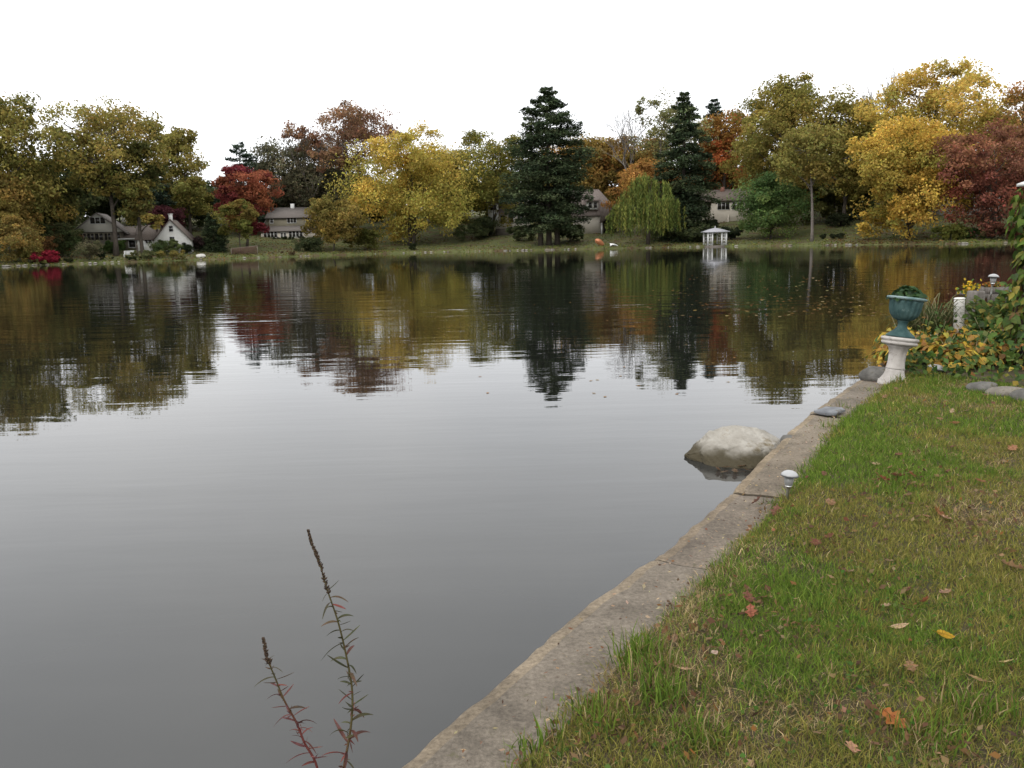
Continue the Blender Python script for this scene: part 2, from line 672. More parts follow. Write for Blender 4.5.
def env(t, shape):
    p = {'round': .5, 'egg': .33, 'vase': .66, 'column': .5}[shape]
    u = t / p * .5 if t < p else .5 + (t - p) / (1 - p) * .5
    e = math.sin(PI * (.1 + .8 * u))
    if shape == 'column':
        e = e ** .5
    return e ** .65


def unit(n):
    v = rng.normal(size=(n, 3))
    return v / np.linalg.norm(v, axis=1, keepdims=True)


def jitter(base, n, s=.15):
    k = np.exp(rng.normal(0, s, (n, 1)))
    h = np.exp(rng.normal(0, .06, (n, 3)))
    return base * k * h


def bez(p0, p1, sag=.12, n=6):
    p0 = np.asarray(p0, float)
    p1 = np.asarray(p1, float)
    d = np.linalg.norm(p1 - p0)
    mid = (p0 + p1) / 2 + np.array([rng.normal(0, .07), rng.normal(0, .07), sag]) * d
    t = np.linspace(0, 1, n)[:, None]
    return (1 - t) ** 2 * p0 + 2 * t * (1 - t) * mid + t ** 2 * p1


def crown_lobes(W, zb, H, nl, shape, inner=.25, rk=1.0):
    Hc = H - zb
    L = []
    for i in range(nl):
        t = (i + .5) / nl
        R = (.15 + .19 * rng.random() ** 1.3) * min(W, Hc * 1.1) * (14 / max(nl, 14)) ** .2 * rk
        e = env(t, shape) * W / 2
        dist = max(0, e - R * .8) * (rng.uniform(.1, .6) if rng.random() < inner else rng.uniform(.8, 1.22))
        ang = i * 2.39996 + rng.normal(0, .35)
        z = zb + R * .8 + t * (Hc - 1.75 * R)
        L.append((np.array([dist * math.cos(ang), dist * math.sin(ang), z]), R))
    return L


def crown_leaves(mb, lobes, pal, ncl, nlf, leaf, flat=.65, pal_top=None, zr=None, bark=None, sparse=0.0, twig=None):
    for c, R in lobes:
        k = rng.random(3)
        P = np.array(pal)
        if pal_top is not None and zr is not None:
            tt = np.clip((c[2] - zr[0]) / (zr[1] - zr[0]) + rng.normal(0, .2), 0, 1)
            P = np.array(pal) * (1 - tt) + np.array(pal_top)[:len(pal)] * tt if len(pal) <= len(pal_top) else np.array(pal)
        P = (P * .86 + P.mean(1, keepdims=True) * .14) * 1.30
        base = P[rng.integers(len(P))] * .7 + P[rng.integers(len(P))] * .3
        d = unit(ncl)
        d[:, 2] = np.where((d[:, 2] < -.35) & (rng.random(ncl) < .6), -d[:, 2], d[:, 2])
        cc = c + d * R * rng.uniform(.6, 1.02, (ncl, 1)) * np.array([1, 1, .88])
        for q in range(ncl):
            if rng.random() < sparse:
                continue
            rc = R * rng.uniform(.22, .5)
            n = int(nlf * 3.4 * rng.uniform(.5, 1.4))
            g = rng.normal(size=(n, 3))
            gl = np.linalg.norm(g, axis=1, keepdims=True)
            g = g / gl * np.minimum(gl, 1.9) * np.array([1, 1, flat]) * rc * .6
            C = cc[q] + g
            cb_ = base * math.exp(rng.normal(0, .18))
            if rng.random() < .18:
                cb_ = P[rng.integers(len(P))]
            Nn = rng.normal(size=(n, 3)) * .8 + d[q] * .6 + np.array([0, 0, .5])
            s = leaf * .74 * rng.uniform(.5, 1.4, n)
            mb.cards(C, Nn, s, s * rng.uniform(.5, .8, n), jitter(cb_, n), diamond=False)
            if twig is not None and rng.random() < twig[1]:
                twig[0].tube(bez(c, cc[q], .05, 4), np.linspace(twig[2], twig[2] * .35, 4), 4, cap=False)


def tree(name, label, px, back, top, wpx, pal, cb=.25, shape='round', nl=12, ncl=15, nlf=34, leaf=.42, sparse=0.0,
         bark='bark', tr=None, pal_top=None, stems=1, twigs=0.0, lean=0.0, cat='tree', group='trees on the far bank', inner=.25, depth=1.0, cname='crown', tname='trunk', rk=1.0):
    g, Y = far_pt(px, back)
    s = Y / FPX
    H = at_d(px, top, Y)[2] - g[2]
    W = wpx * s * 1.2
    r = empty(name, g, label, cat, group, rng.uniform(-.3, .3) if not lean else 0)
    zb = cb * H
    tr = tr or max(.12, H * .014)
    lobes = crown_lobes(W, zb, H, nl, shape, inner, rk)
    lobes = [(c + np.array([lean * c[2], 0, 0]), R) for c, R in lobes]
    lobes = [(c * np.array([1, depth, 1]), R) for c, R in lobes]
    tm = MB()
    for k in range(stems):
        off = np.array([(k - (stems - 1) / 2) * tr * 2.2, rng.normal(0, tr), 0])
        topp = np.array([lean * H * .75 + off[0] * 2.0 + rng.normal(0, .03) * H, rng.normal(0, .03) * H, H * .78])
        P = bez(off + np.array([0, 0, -.3]), topp, 0, 9)
        P[:, 0] += np.sin(np.linspace(0, 4, 9)) * tr * .5
        P[0, :2] = off[:2]
        R_ = tr * np.array([1.5, 1.02, .95, .88, .78, .66, .5, .34, .18])
        tm.tube(P, R_, 8)
        for q, (c, R) in enumerate(lobes):
            if q % stems != k:
                continue
            zt = max(zb * .6, c[2] - (.25 + .3 * rng.random()) * (np.linalg.norm(c[:2]) + R))
            f = np.clip(zt / (H * .78), .12, .93)
            p0 = np.array([np.interp(f, np.linspace(0, 1, 9), P[:, a]) for a in range(3)])
            rr = tr * (.55 - .35 * f)
            tm.tube(bez(p0, c, .10, 7), np.linspace(rr, rr * .3, 7), 6, cap=False)
    cm = MB()
    crown_leaves(cm, lobes, pal, ncl, nlf, leaf, pal_top=pal_top, zr=(zb, H), sparse=sparse, twig=(tm, twigs, tr * .16) if twigs > 0 else None)
    tm.build(tname, M[bark], r, smooth=True)
    cm.build(cname, M['leaf'], r)
    return r


def pine(label, px, back, top, wpx, pal=PINE, cb=.1, shoulder=.45, dens=1.0, stems=1, name='pine_tree', layers=26, droop=0.12, leaf=.42, gap=.25, trunk_out=0.0):
    g, Y = far_pt(px, back)
    s = Y / FPX
    H = at_d(px, top, Y)[2] - g[2]
    W = wpx * s
    r = empty(name, g, label, 'tree', 'trees on the far bank')
    tm = MB()
    cm = MB()
    tr = H * .016
    for k in range(stems):
        off = (k - (stems - 1) / 2) * tr * 3.4
        Hk = H * (1 if k == stems // 2 else .72)
        tm.tube([[off, 0, -.3], [off, 0, Hk * .4], [off * .5, 0, Hk * .97]], [tr * 1.2, tr * .8, tr * .1], 8)
    P = np.array(pal)
    for L in range(layers):
        t = cb + (1 - cb) * (L + .3 * rng.random()) / layers
        z = t * H
        if t < shoulder:
            el = W / 2 * (0.8 + .2 * t / shoulder)
        else:
            el = W / 2 * ((1 - t) / (1 - shoulder)) ** .85 + .35
        nb = int(7 + 3 * rng.random())
        for b in range(nb):
            ang = b * 2 * PI / nb + rng.uniform(-.4, .4) + L
            if rng.random() < gap * (1 if t > shoulder else .3):
                continue
            ln = el * rng.choice([rng.uniform(.5, .95), rng.uniform(.85, 1.25)])
            rise = -droop * (1 - t) * ln * 1.5 + (.12 + .3 * max(0, t - .5)) * ln * rng.uniform(.3, 1.2)
            p0 = np.array([0, 0, z])
            p1 = np.array([math.cos(ang) * ln, math.sin(ang) * ln, z + rise])
            B = bez(p0, p1, .04, 5)
            tm.tube(B, np.linspace(tr * .22 * (1 - t * .6), .02, 5), 4, cap=False)
            n = int(dens * (34 + 38 * ln))
            u = rng.uniform(.22, 1.03, n) ** .75
            C = np.stack([np.interp(u, np.linspace(0, 1, 5), B[:, a]) for a in range(3)], 1)
            wid = .10 * ln + .22
            side = np.array([-math.sin(ang), math.cos(ang), 0])
            C = C + rng.normal(0, 1, (n, 1)) * side * wid + rng.normal(0, .14 + .02 * ln, (n, 1)) * np.array([0, 0, 1])
            base = P[rng.integers(len(P))] * math.exp(rng.normal(0, .2))
            Nn = rng.normal(size=(n, 3)) * .5 + np.array([0, 0, 1])
            tw = np.array([math.cos(ang), math.sin(ang), .15]) + rng.normal(size=(n, 3)) * .5
            ss = leaf * rng.uniform(.6, 1.4, n)
            cm.cards(C, Nn, ss * 1.4, ss * .5, jitter(base, n), twist=tw)
    tm.build('trunk', M['bark'], r, smooth=True)
    cm.build('crown', M['needle'], r)
    return r


def bare_tree(label, px, back, top, wpx, name='bare_tree'):
    g, Y = far_pt(px, back)
    H = at_d(px, top, Y)[2] - g[2]
    W = wpx * Y / FPX
    r = empty(name, g, label, 'tree', 'trees on the far bank')
    tm = MB()
    bm_ = MB()

    def grow(mb, p, d, ln, rad, lev):
        q = p + d * ln
        mb.tube(bez(p, q, .03, 5), np.linspace(rad, rad * .6, 5), 5 if lev > 1 else 4, cap=False)
        if lev == 0:
            return
        for k in range(3 if lev < 4 else 4):
            a = rng.normal(size=3) * np.array([.55 * W / H * 2.2, .5 * W / H * 2.2, .22])
            nd = d + a + np.array([0, 0, .12])
            nd /= np.linalg.norm(nd)
            grow(bm_, p + d * ln * rng.uniform(.65, 1.0), nd, ln * rng.uniform(.6, .78), rad * .55, lev - 1)
    grow(tm, np.array([0, 0, -.3]), np.array([0, 0, 1.]), H * .34, H * .010, 5)
    # fit the height
    bv = np.concatenate(bm_.v)
    k = H / bv[:, 2].max()
    bm_.v = [v * k for v in bm_.v]
    tm.v = [v * k for v in tm.v]
    tm.build('trunk', M['bark_grey'], r, smooth=True)
    bm_.build('branches', M['bark_grey'], r, smooth=True)
    return r


def willow(label, px, back, top, wpx):
    g, Y = far_pt(px, back)
    H = at_d(px, top, Y)[2] - g[2]
    W = wpx * Y / FPX
    r = empty('willow_tree', g, label, 'tree', 'trees on the far bank')
    tm = MB()
    cm = MB()
    tm.tube([[0, 0, -.3], [.1, 0, H * .3], [.3, 0, H * .62]], [.42, .34, .15], 8)
    P = np.array(WILLOW)
    bun = [(rng.random() ** .55, rng.uniform(0, 2 * PI), rng.uniform(.86, 1.04), rng.uniform(0, .3)) for q in range(34)]
    for k in range(330):
        bu = bun[rng.integers(34)]
        u = np.clip(bu[0] + rng.normal(0, .07), 0, 1.05)
        ang = bu[1] + rng.normal(0, .13)
        rr = u * W / 2
        zt = H * (.97 - .45 * u ** 1.8) * bu[2] * rng.uniform(.94, 1.02)
        zl = H * (bu[3] + rng.uniform(.0, .12)) * (1 - .3 * u) + (.0 if u > .5 else .2 * H)
        x, y = rr * math.cos(ang), rr * math.sin(ang)
        if k % 7 == 0:
            tm.tube(bez([.2, 0, H * .4], [x * .8, y * .8, zt - .3], .2, 5), np.linspace(.12, .03, 5), 4, cap=False)
        n = int(8 + (zt - zl) * 9)
        z = rng.uniform(zl, zt, n)
        sw = 1 + .10 * (zt - z) / H
        C = np.stack([x * sw + rng.normal(0, .12, n), y * sw + rng.normal(0, .12, n), z], 1)
        tw = np.array([0, 0, -1.0]) + rng.normal(size=(n, 3)) * .28
        base = P[rng.integers(3)] * math.exp(rng.normal(0, .22))
        cm.cards(C, rng.normal(size=(n, 3)) * [1, 1, .3], rng.uniform(.4, .85, n), rng.uniform(.08, .17, n), jitter(base, n, .22), twist=tw)
    tm.build('trunk', M['bark'], r, smooth=True)
    cm.build('crown', M['leaf'], r)
    return r


def shrub(name, label, px, back, top, wpx, pal, cat='shrub', group=None, leaf=.24, nl=9, ncl=14, nlf=26, shape='column', depth=1.0, sparse=0.0):
    return tree(name, label, px, back, top, wpx * 1.15, pal, cb=.0, shape=shape, nl=nl, ncl=ncl, nlf=nlf, leaf=leaf, tr=.05, cat=cat, group=group, depth=depth,
                cname='foliage', tname='stem', sparse=sparse, inner=.5, rk=1.45)


# --- back row that closes the wood behind the houses
BACK = 'trees on the far bank'
tree('shade_tree', 'dark green tree beyond the far left edge of the wood', -70, 16, 110, 120, DOLIVE, cb=.1, nl=12, nlf=26, leaf=.6)
tree('shade_tree', 'tall dark olive tree out to the left, past the yellow trees', -170, 20, 96, 130, DOLIVE, cb=.1, nl=12, nlf=26, leaf=.6)
tree('dark_tree', 'very dark green tree behind the left side of the grey gabled house', 70, 42, 148, 105, DARK, cb=.03, nl=14, nlf=34, leaf=.6)
tree('dark_tree', 'dark olive tree behind the roof of the gabled house', 122, 52, 168, 80, DARK, cb=.03, nl=12, nlf=34, leaf=.6)
tree('dark_tree', 'dark tree in shadow behind the white gabled cottage', 185, 46, 172, 80, DARK, cb=.03, nl=12, nlf=34, leaf=.6)
tree('dark_tree', 'dark green tree behind the red maple', 248, 48, 182, 70, DARK, cb=.03, nl=12, nlf=34, leaf=.6)
tree('dark_tree', 'shadowed dark tree between the two-storey house and the big yellow tree', 352, 48, 176, 95, DARK, cb=.03, nl=12, nlf=34, leaf=.6)
tree('dark_tree', 'dark olive tree behind the big yellow tree', 440, 48, 150, 80, DOLIVE, cb=.03, nl=12, nlf=34, leaf=.6)
tree('dark_tree', 'dark tree low behind the left house of the big pine', 497, 52, 165, 60, DOLIVE, cb=.03, nl=12, nlf=34, leaf=.6)
tree('autumn_tree', 'ochre tree behind the steep brown roof right of the pine', 588, 56, 130, 90, [(.26, .15, .025), (.2, .14, .025), (.17, .12, .025)], cb=.05, nl=18, nlf=32, leaf=.6)
tree('autumn_tree', 'orange ochre tree between the bare tree and the pine', 626, 62, 134, 84, [(.28, .13, .025), (.22, .13, .025), (.19, .12, .025)], cb=.05, nl=18, nlf=32, leaf=.6)
tree('dark_tree', 'dark tree behind the cream house with the brown roof', 716, 60, 160, 90, DARK, cb=.03, nl=12, nlf=34, leaf=.6)
tree('dark_tree', 'dark olive tree low between the leaning trunk and the golden tree', 838, 44, 124, 110, DOLIVE, cb=.03, nl=12, nlf=34, leaf=.6)
tree('dark_tree', 'dark tree behind the red brown tree on the right', 985, 46, 150, 120, DOLIVE, cb=.03, nl=12, nlf=34, leaf=.55)
tree('shade_tree', 'tall olive tree past the right edge of the wood', 1110, 18, 96, 130, OLIVE, cb=.1, nl=12, nlf=26, leaf=.5)
tree('shade_tree', 'dark red tree far out on the right bank', 1230, 14, 110, 140, REDBR, cb=.1, nl=12, nlf=26, leaf=.5)

UND = [(0.0508, 0.0568, 0.0224), (0.0747, 0.0747, 0.0269), (0.0419, 0.0478, 0.0209), (0.1121, 0.0897, 0.0329)]
for k, px_u in enumerate(np.linspace(-60, 1075, 40)):
    top_u = (178 if px_u < 740 else 158) + rng.uniform(-14, 22)
    tree('woodland_tree', 'dark low tree of the wood that closes the view behind the houses', px_u + rng.uniform(-8, 8), 60 + 14 * (k % 3) + rng.uniform(-4, 4), top_u, rng.uniform(66, 92), UND, cb=.0, shape='column', nl=12, ncl=12, nlf=18, leaf=.85,
         group='dark wood trees behind the houses')
# --- left group
tree('maple_tree', 'broad olive and yellow tree at the left edge, tallest there', 4, 14, 78, 125, OLIVE, cb=0.08, nl=26, nlf=38, pal_top=[(.14, .125, .022), (.16, .135, .025), (.115, .11, .022), (.18, .135, .022)])
tree('maple_tree', 'smaller ochre tree low at the left edge in front of the tall olive one', 2, 8, 168, 62, [(.19, .12, .022), (.16, .12, .022), (.13, .10, .022)], cb=.1, nl=11)
tree('oak_tree', 'tall airy olive tree standing in front of the grey gabled house', 116, 9, 94, 96, OLIVE, cb=0.3, nl=21, ncl=14, nlf=30, leaf=.4, sparse=.05, twigs=.5, shape='vase', tr=.36)
tree('oak_tree', 'slim olive tree between the grey house and the white cottage', 143, 8, 140, 44, DOLIVE + OLIVE, cb=.2, nl=11, nlf=28, tr=.3, shape='column')
tree('shade_tree', 'dark green crown left of the grey gabled house', 46, 20, 150, 66, DOLIVE, cb=.0, nl=13)
tree('dark_tree', 'dark olive tree low behind the red bush at left', 40, 26, 176, 60, DOLIVE, cb=.0, nl=13, leaf=.5, shape='column')
tree('dark_tree', 'shadowed low tree behind the leaning trunk on the right', 832, 30, 168, 66, DOLIVE, cb=.0, nl=14, leaf=.5, shape='column')
pine('thin blue green conifer showing behind the slim olive trees at left', 160, 30, 163, 30, BPINE, cb=.1, dens=.7, layers=20)
tree('maple_tree', 'olive yellow tree behind the white gabled cottage', 191, 30, 122, 56, OLIVE, cb=.1, nl=14, shape='egg')
pine('blue green pine whose layered top rises behind the red maple', 246, 34, 139, 52, BPINE, cb=.15, dens=.7, layers=18, gap=.35)
tree('red_maple', 'crimson maple left of the two-storey house', 247, 14, 160, 53, RED + [(.25, .08, .03)], cb=0.12, nl=13, shape='vase', sparse=.22, inner=.1, twigs=.2)
tree('young_tree', 'small green and orange young tree on the lawn left of the two-storey house', 241, 5, 197, 34, [(.15, .13, .024), (.10, .11, .022), (.24, .11, .024), (.13, .13, .022)], cb=.22, nl=9, ncl=12, leaf=.3, tr=.1, shape='egg')
tree('dark_cherry', 'dark red purple small tree behind the cottage roof', 171, 27, 203, 34, [(.09, .025, .03), (.07, .022, .026)], cb=.15, nl=8, ncl=12, leaf=.35)
tree('ash_tree', 'grey green rounded tree above the two-storey house', 303, 40, 134, 92, GREYGR, cb=.12, nl=22, nlf=36, leaf=.46, twigs=.15)
tree('ash_tree', 'tall russet brown tree with pale forked limbs, left of the big yellow tree', 357, 26, 100, 92, BROWN, cb=0.42, nl=20, ncl=13, nlf=28, sparse=.1, bark='bark_grey', twigs=.5, tr=.38, shape='vase')
tree('ash_tree', 'brown grey tree filling in below the russet crown', 340, 34, 165, 70, GREYGR, cb=.1, nl=12, nlf=34, leaf=.5)
bare_tree('thin bare grey tree left of the russet brown tree', 313, 33, 117, 34)
tree('birch_tree', 'golden olive drooping small tree at the waterline by the two-storey house', 333, 4, 194, 54, [(.21, .15, .028), (.17, .135, .028), (.24, .16, .026), (.14, .12, .026)], cb=.06, nl=13, ncl=15, leaf=.34, shape='egg')
tree('yellow_tree', 'largest bright yellow green tree in the middle of the far bank', 411, 12, 124, 112, YELGR, cb=0.0, nl=22, ncl=16, nlf=40, stems=2, pal_top=[(.44, .31, .04), (.36, .29, .038), (.48, .32, .036), (.3, .26, .036)])
tree('yellow_tree', 'yellow green tree just left of the big dark pine', 490, 24, 126, 84, [(.15, .14, .022), (.13, .13, .022), (.18, .15, .022), (.11, .11, .02)], cb=0.08, nl=15, nlf=36)
tree('shade_tree', 'olive tree half hidden between the two yellow green trees', 458, 30, 140, 44, OLIVE, cb=0.05, nl=10)

# --- middle group
pine('great dark pine on three trunks at the water, tallest conifer of the far bank', 549, 6, 86, 84, PINE, cb=.1, shoulder=.55, dens=1.25, stems=3, layers=34, gap=.3, name='white_pine')
bare_tree('bare grey twiggy tree behind the orange tree', 630, 40, 106, 40)
tree('orange_maple', 'burnt orange tree behind the willow', 648, 20, 156, 70, ORANGE, cb=0.12, nl=12, ncl=15, pal_top=[(.32, .15, .03), (.28, .15, .03), (.34, .19, .03)])
willow('weeping willow with hanging yellow green strands at the waterline', 648, 3, 172, 76)
tree('pale_tree', 'pale yellow airy tall tree behind the dark spruce', 664, 34, 88, 66, [(.2, .18, .06), (.16, .15, .05), (.13, .13, .045)], cb=0.25, nl=14, ncl=12, nlf=26, sparse=.15, twigs=.5, bark='bark_grey', shape='vase')
pine('dark narrow spruce right of the willow', 683, 12, 91, 66, PINE, cb=.04, shoulder=.4, dens=1.15, layers=32, droop=.3, name='spruce_tree', gap=.22)
pine('distant blue green pine top between the spruce and the orange red tree', 712, 50, 97, 44, BPINE, cb=.3, layers=20, gap=.35)
tree('red_maple', 'orange red maple above the brown roofed cream house', 724, 46, 106, 60, REDOR, cb=.2, nl=12, ncl=15, leaf=.48)
tree('maple_tree', 'wide tall olive tree above the bright green small tree', 782, 26, 69, 92, OLIVE, cb=0.05, nl=28, nlf=40, stems=2, pal_top=[(.2, .155, .022), (.17, .145, .025), (.14, .13, .022), (.22, .16, .022)])
tree('magnolia_tree', 'rounded bright green small tree right of the cream house', 771, 9, 170, 60, BRGREEN, cb=.0, nl=14, ncl=16, leaf=.38, shape='egg')
tree('leaning_oak', 'olive tree with a bare pale trunk standing alone on the open bank', 812, 4, 118, 62, OLIVE, cb=0.35, nl=11, ncl=13, nlf=28, bark='bark_grey', tr=.24, sparse=.1, twigs=.3, lean=-.05)

# --- right group
tree('yellow_tree', 'olive yellow tree left of the golden tree', 842, 24, 86, 84, [(.17, .14, .024), (.2, .16, .024), (.14, .125, .024)], cb=.12, nl=15, nlf=38)
tree('yellow_tree', 'highest yellow tree, spreading behind the golden one', 930, 28, 60, 140, YELGR, cb=.15, nl=24, nlf=40, leaf=.42, twigs=.3, sparse=.05, pal_top=[(.4, .27, .04), (.34, .26, .04), (.42, .28, .036), (.28, .23, .038)])
bare_tree('bare twiggy crown sticking out between two yellow trees at the right', 872, 34, 66, 34)
tree('golden_maple', 'deep golden tree with leaves down to the water at the right', 906, 4, 110, 90, GOLD, cb=.0, nl=28, ncl=16, nlf=40, leaf=.36, shape='column')
tree('red_maple', 'wide red brown tree on the right bank behind the vine', 992, 5, 118, 118, REDBR, cb=0.03, nl=20, ncl=15, nlf=32, leaf=.34, stems=2, tr=.26, sparse=.08, twigs=.5)
tree('autumn_tree', 'thin russet and yellow tree rising at the right edge', 1018, 26, 68, 84, [(.26, .12, .03), (.24, .16, .03), (.18, .1, .03)], cb=0.15, nl=13, ncl=12, nlf=24, sparse=.2, twigs=.5)

# --- shrubs
shrub('burning_bush', 'small bright red rounded bush at the waterline on the left', 48, .9, 250, 25, [(.30, .018, .035), (.24, .014, .03)], leaf=.16, nlf=36, nl=18)
shrub('shrub', 'pale yellow green low bush just left of the red bush', 36, .6, 257, 14, [(.25, .24, .06), (.2, .2, .06)], leaf=.16, nl=5)
shrub('shrub', 'tan and yellow tall bush at the far left waterline', 12, 3, 213, 36, TANY, leaf=.26, nl=11, nlf=30)
shrub('shrub', 'ochre bush between the tan bush and the dark trees at left', 27, 2, 237, 17, [(.2, .15, .03), (.15, .13, .028)], leaf=.2)
shrub('shrub', 'dark green bush with a rusty top left of the grey house', 62, 9, 222, 40, [(.045, .06, .02), (.05, .055, .02), (.12, .06, .02)], leaf=.26, nl=9, nlf=32)
shrub('shrub', 'low dark clipped bush right of the red bush', 68, .8, 258, 16, [(.035, .042, .016)], leaf=.14, nl=5)
shrub('shrub', 'bare brownish grey bush in front of the grey house', 89, 2.2, 240, 22, [(.11, .095, .05), (.1, .1, .045)], leaf=.16, sparse=.3)
shrub('shrub', 'small dark upright bush on the lawn in front of the grey house', 100, 3, 248, 7, [(.025, .035, .016)], leaf=.14, nl=5)
shrub('shrub', 'low dark hedge bush at the waterline in front of the breezeway', 125, 1, 256, 18, [(.035, .045, .016)], leaf=.14, nl=6)
shrub('shrub', 'green bush against the front of the grey house', 112, 12, 240, 22, GREEN, leaf=.2)
shrub('shrub', 'green mounded bush before the white cottage', 163, 8, 239, 24, [(.06, .09, .03), (.08, .1, .03)], leaf=.2)
shrub('shrub', 'yellowing grassy clump at the water below the white cottage', 171, 1.2, 250, 22, [(.2, .16, .035), (.16, .15, .035)], leaf=.2, nl=6)
shrub('shrub', 'grey green weedy clump at the water left of the yellowing one', 145, 1.4, 250, 20, [(.1, .11, .04), (.12, .12, .045)], leaf=.18, nl=6)
shrub('shrub', 'dark bush at the right corner of the white cottage', 187, 9, 243, 11, [(.03, .04, .018)], leaf=.18, nl=5)
shrub('shrub', 'dark purple bush right of the white cottage', 196, 12, 236, 16, [(.05, .028, .028), (.04, .03, .025)], leaf=.2)
pine('squat dark evergreen right of the white cottage', 214, 11, 214, 26, PINE, cb=.02, shoulder=.15, layers=18, droop=.2, name='spruce_tree', leaf=.3)
shrub('hedge', 'clipped dark hedge along the front of the two-storey house', 286, 25.2, 236.5, 62, [(.03, .042, .018), (.036, .048, .018)], 'hedge', leaf=.2, nl=16, ncl=10, shape='column', depth=.16)
shrub('shrub', 'brown tinged low bush at the water in front of the two-storey house', 291, 1, 251, 15, [(.09, .06, .03), (.12, .09, .035)], leaf=.14, nl=5)
shrub('shrub', 'dark green bush at the foot of the golden olive drooping tree', 311, 5, 236, 20, DARK, leaf=.24)
shrub('shrub', 'green bush between the drooping tree and the big yellow tree', 366, 6, 226, 34, [(.09, .1, .02), (.12, .11, .02)], leaf=.26, nl=8)
shrub('shrub', 'small dark round bush on the bank below the big yellow tree', 413, 2.5, 243, 7, [(.03, .038, .016)], leaf=.14, nl=5)
shrub('shrub', 'dark rounded bush at the right of the big yellow tree', 473, 16, 223, 26, DARK, leaf=.26, nl=8)
shrub('shrub', 'dark bush left of the house with the chimney', 484, 20, 214, 20, DARK, leaf=.26)
shrub('shrub', 'dark green underbrush left below the great pine', 522, 14, 224, 26, DARK, leaf=.26)
shrub('shrub', 'dark green underbrush below the great pine, right of its trunks', 570, 12, 222, 22, DARK, leaf=.26)
shrub('shrub', 'dark bushes at the foot of the spruce', 684, 7, 226, 36, DARK, leaf=.26, nl=9)
shrub('shrub', 'round black green clipped bush in front of the cream house', 712, 24, 219, 15, [(.03, .04, .02)], leaf=.2, nl=6)
shrub('shrub', 'dark green bush right behind the white gazebo', 727, 9, 226, 22, [(.03, .04, .02)], leaf=.22, nl=7)
shrub('shrub', 'dark bush left behind the white gazebo', 702, 7, 231, 16, DARK, leaf=.22)
shrub('shrub', 'low dark round bush on the lawn right of the leaning trunk', 834, 8, 233, 17, [(.028, .034, .016)], leaf=.18, nl=6)
shrub('shrub', 'black green bush in the shade left of the golden tree', 838, 24, 213, 22, [(.035, .042, .02)], leaf=.24)
shrub('shrub', 'yellow green bush between the golden and the red brown tree', 951, 3, 224, 24, [(.13, .13, .02), (.08, .1, .02)], leaf=.22, nl=8)
shrub('shrub', 'green low bush under the red brown tree', 972, 5, 228, 20, GREEN, leaf=.22)
shrub('shrub', 'dark red undergrowth at the right waterline', 1003, 3, 222, 34, [(.12, .04, .026), (.07, .05, .02)], leaf=.24, nl=8)
shrub('shrub', 'dark green hedge far out on the right bank', 1060, 6, 215, 60, DARK, leaf=.3, nl=10)
shrub('shrub', 'dark green hedge far out on the left bank', -60, 4, 236, 70, DARK, leaf=.3, nl=10)

# leaf litter and tufts on the far bank
mb = MB()
nn = 42000
a_ = rng.uniform(_sa[2], _sa[-2], nn)
bk = .15 + 55 * rng.random(nn) ** 1.8
Yb = shoreD_a(a_) + bk
Xb = a_ * Yb
pt_n = fbm(Xb * .15, Yb * .15, 91, 4)
ok = (rng.random(nn) < .25 + 1.2 * np.clip(pt_n - .3, 0, 1))
Xb, Yb, pt_n, bk = Xb[ok], Yb[ok], pt_n[ok], bk[ok]
n = len(Xb)
green = rng.random(n) < np.clip(.75 - 2.2 * (pt_n - .45), .1, .9)
cg = np.array([(.12, .15, .036), (.15, .165, .042), (.095, .12, .03), (.17, .155, .055)])[rng.integers(0, 4, n)]
cb_ = np.array([(.20, .125, .05), (.14, .08, .04), (.26, .18, .06), (.10, .065, .035)])[rng.integers(0, 4, n)]
cc_ = np.where(green[:, None], cg, cb_) * np.exp(rng.normal(0, .2, (n, 1)))
sz = rng.uniform(.15, .45, n)
Nn = rng.normal(size=(n, 3)) * .5 + np.where(green[:, None], [0, -.8, .4], [0, 0, 1.0])
mb.cards(np.stack([Xb, Yb, zg(Xb, Yb) + sz * .16], -1), Nn, sz, sz * .6, cc_)
tag(mb.build('bank_cover', M['leaf']), 'grass tufts and fallen leaves covering the far bank', 'ground cover', kind='stuff')

# ------------------------------------------------------------------ houses


def slab(mb, p0, p1, p2, p3, th):
    """roof plane from four corners (counter-clockwise seen from above), thickness downwards along its normal"""
    P = np.array([p0, p1, p2, p3], float)
    n = np.cross(P[1] - P[0], P[3] - P[0])
    n /= np.linalg.norm(n)
    if n[2] < 0:
        n = -n
    V = np.vstack([P, P - n * th])
    mb.add(V, [[0, 1, 2, 3], [7, 6, 5, 4], [0, 4, 5, 1], [1, 5, 6, 2], [2, 6, 7, 3], [3, 7, 4, 0]])


def gable_x(mbr, x0, x1, y0, y1, ze, zr, oh=.35, th=.16):
    """ridge along x (eaves face the lake)"""
    ym = (y0 + y1) / 2
    k = (zr - ze) / (ym - y0)
    slab(mbr, (x0 - oh, y0 - oh, ze - k * oh), (x1 + oh, y0 - oh, ze - k * oh), (x1 + oh, ym, zr), (x0 - oh, ym, zr), th)
    slab(mbr, (x1 + oh, y1 + oh, ze - k * oh), (x0 - oh, y1 + oh, ze - k * oh), (x0 - oh, ym + .003, zr), (x1 + oh, ym + .003, zr), th)


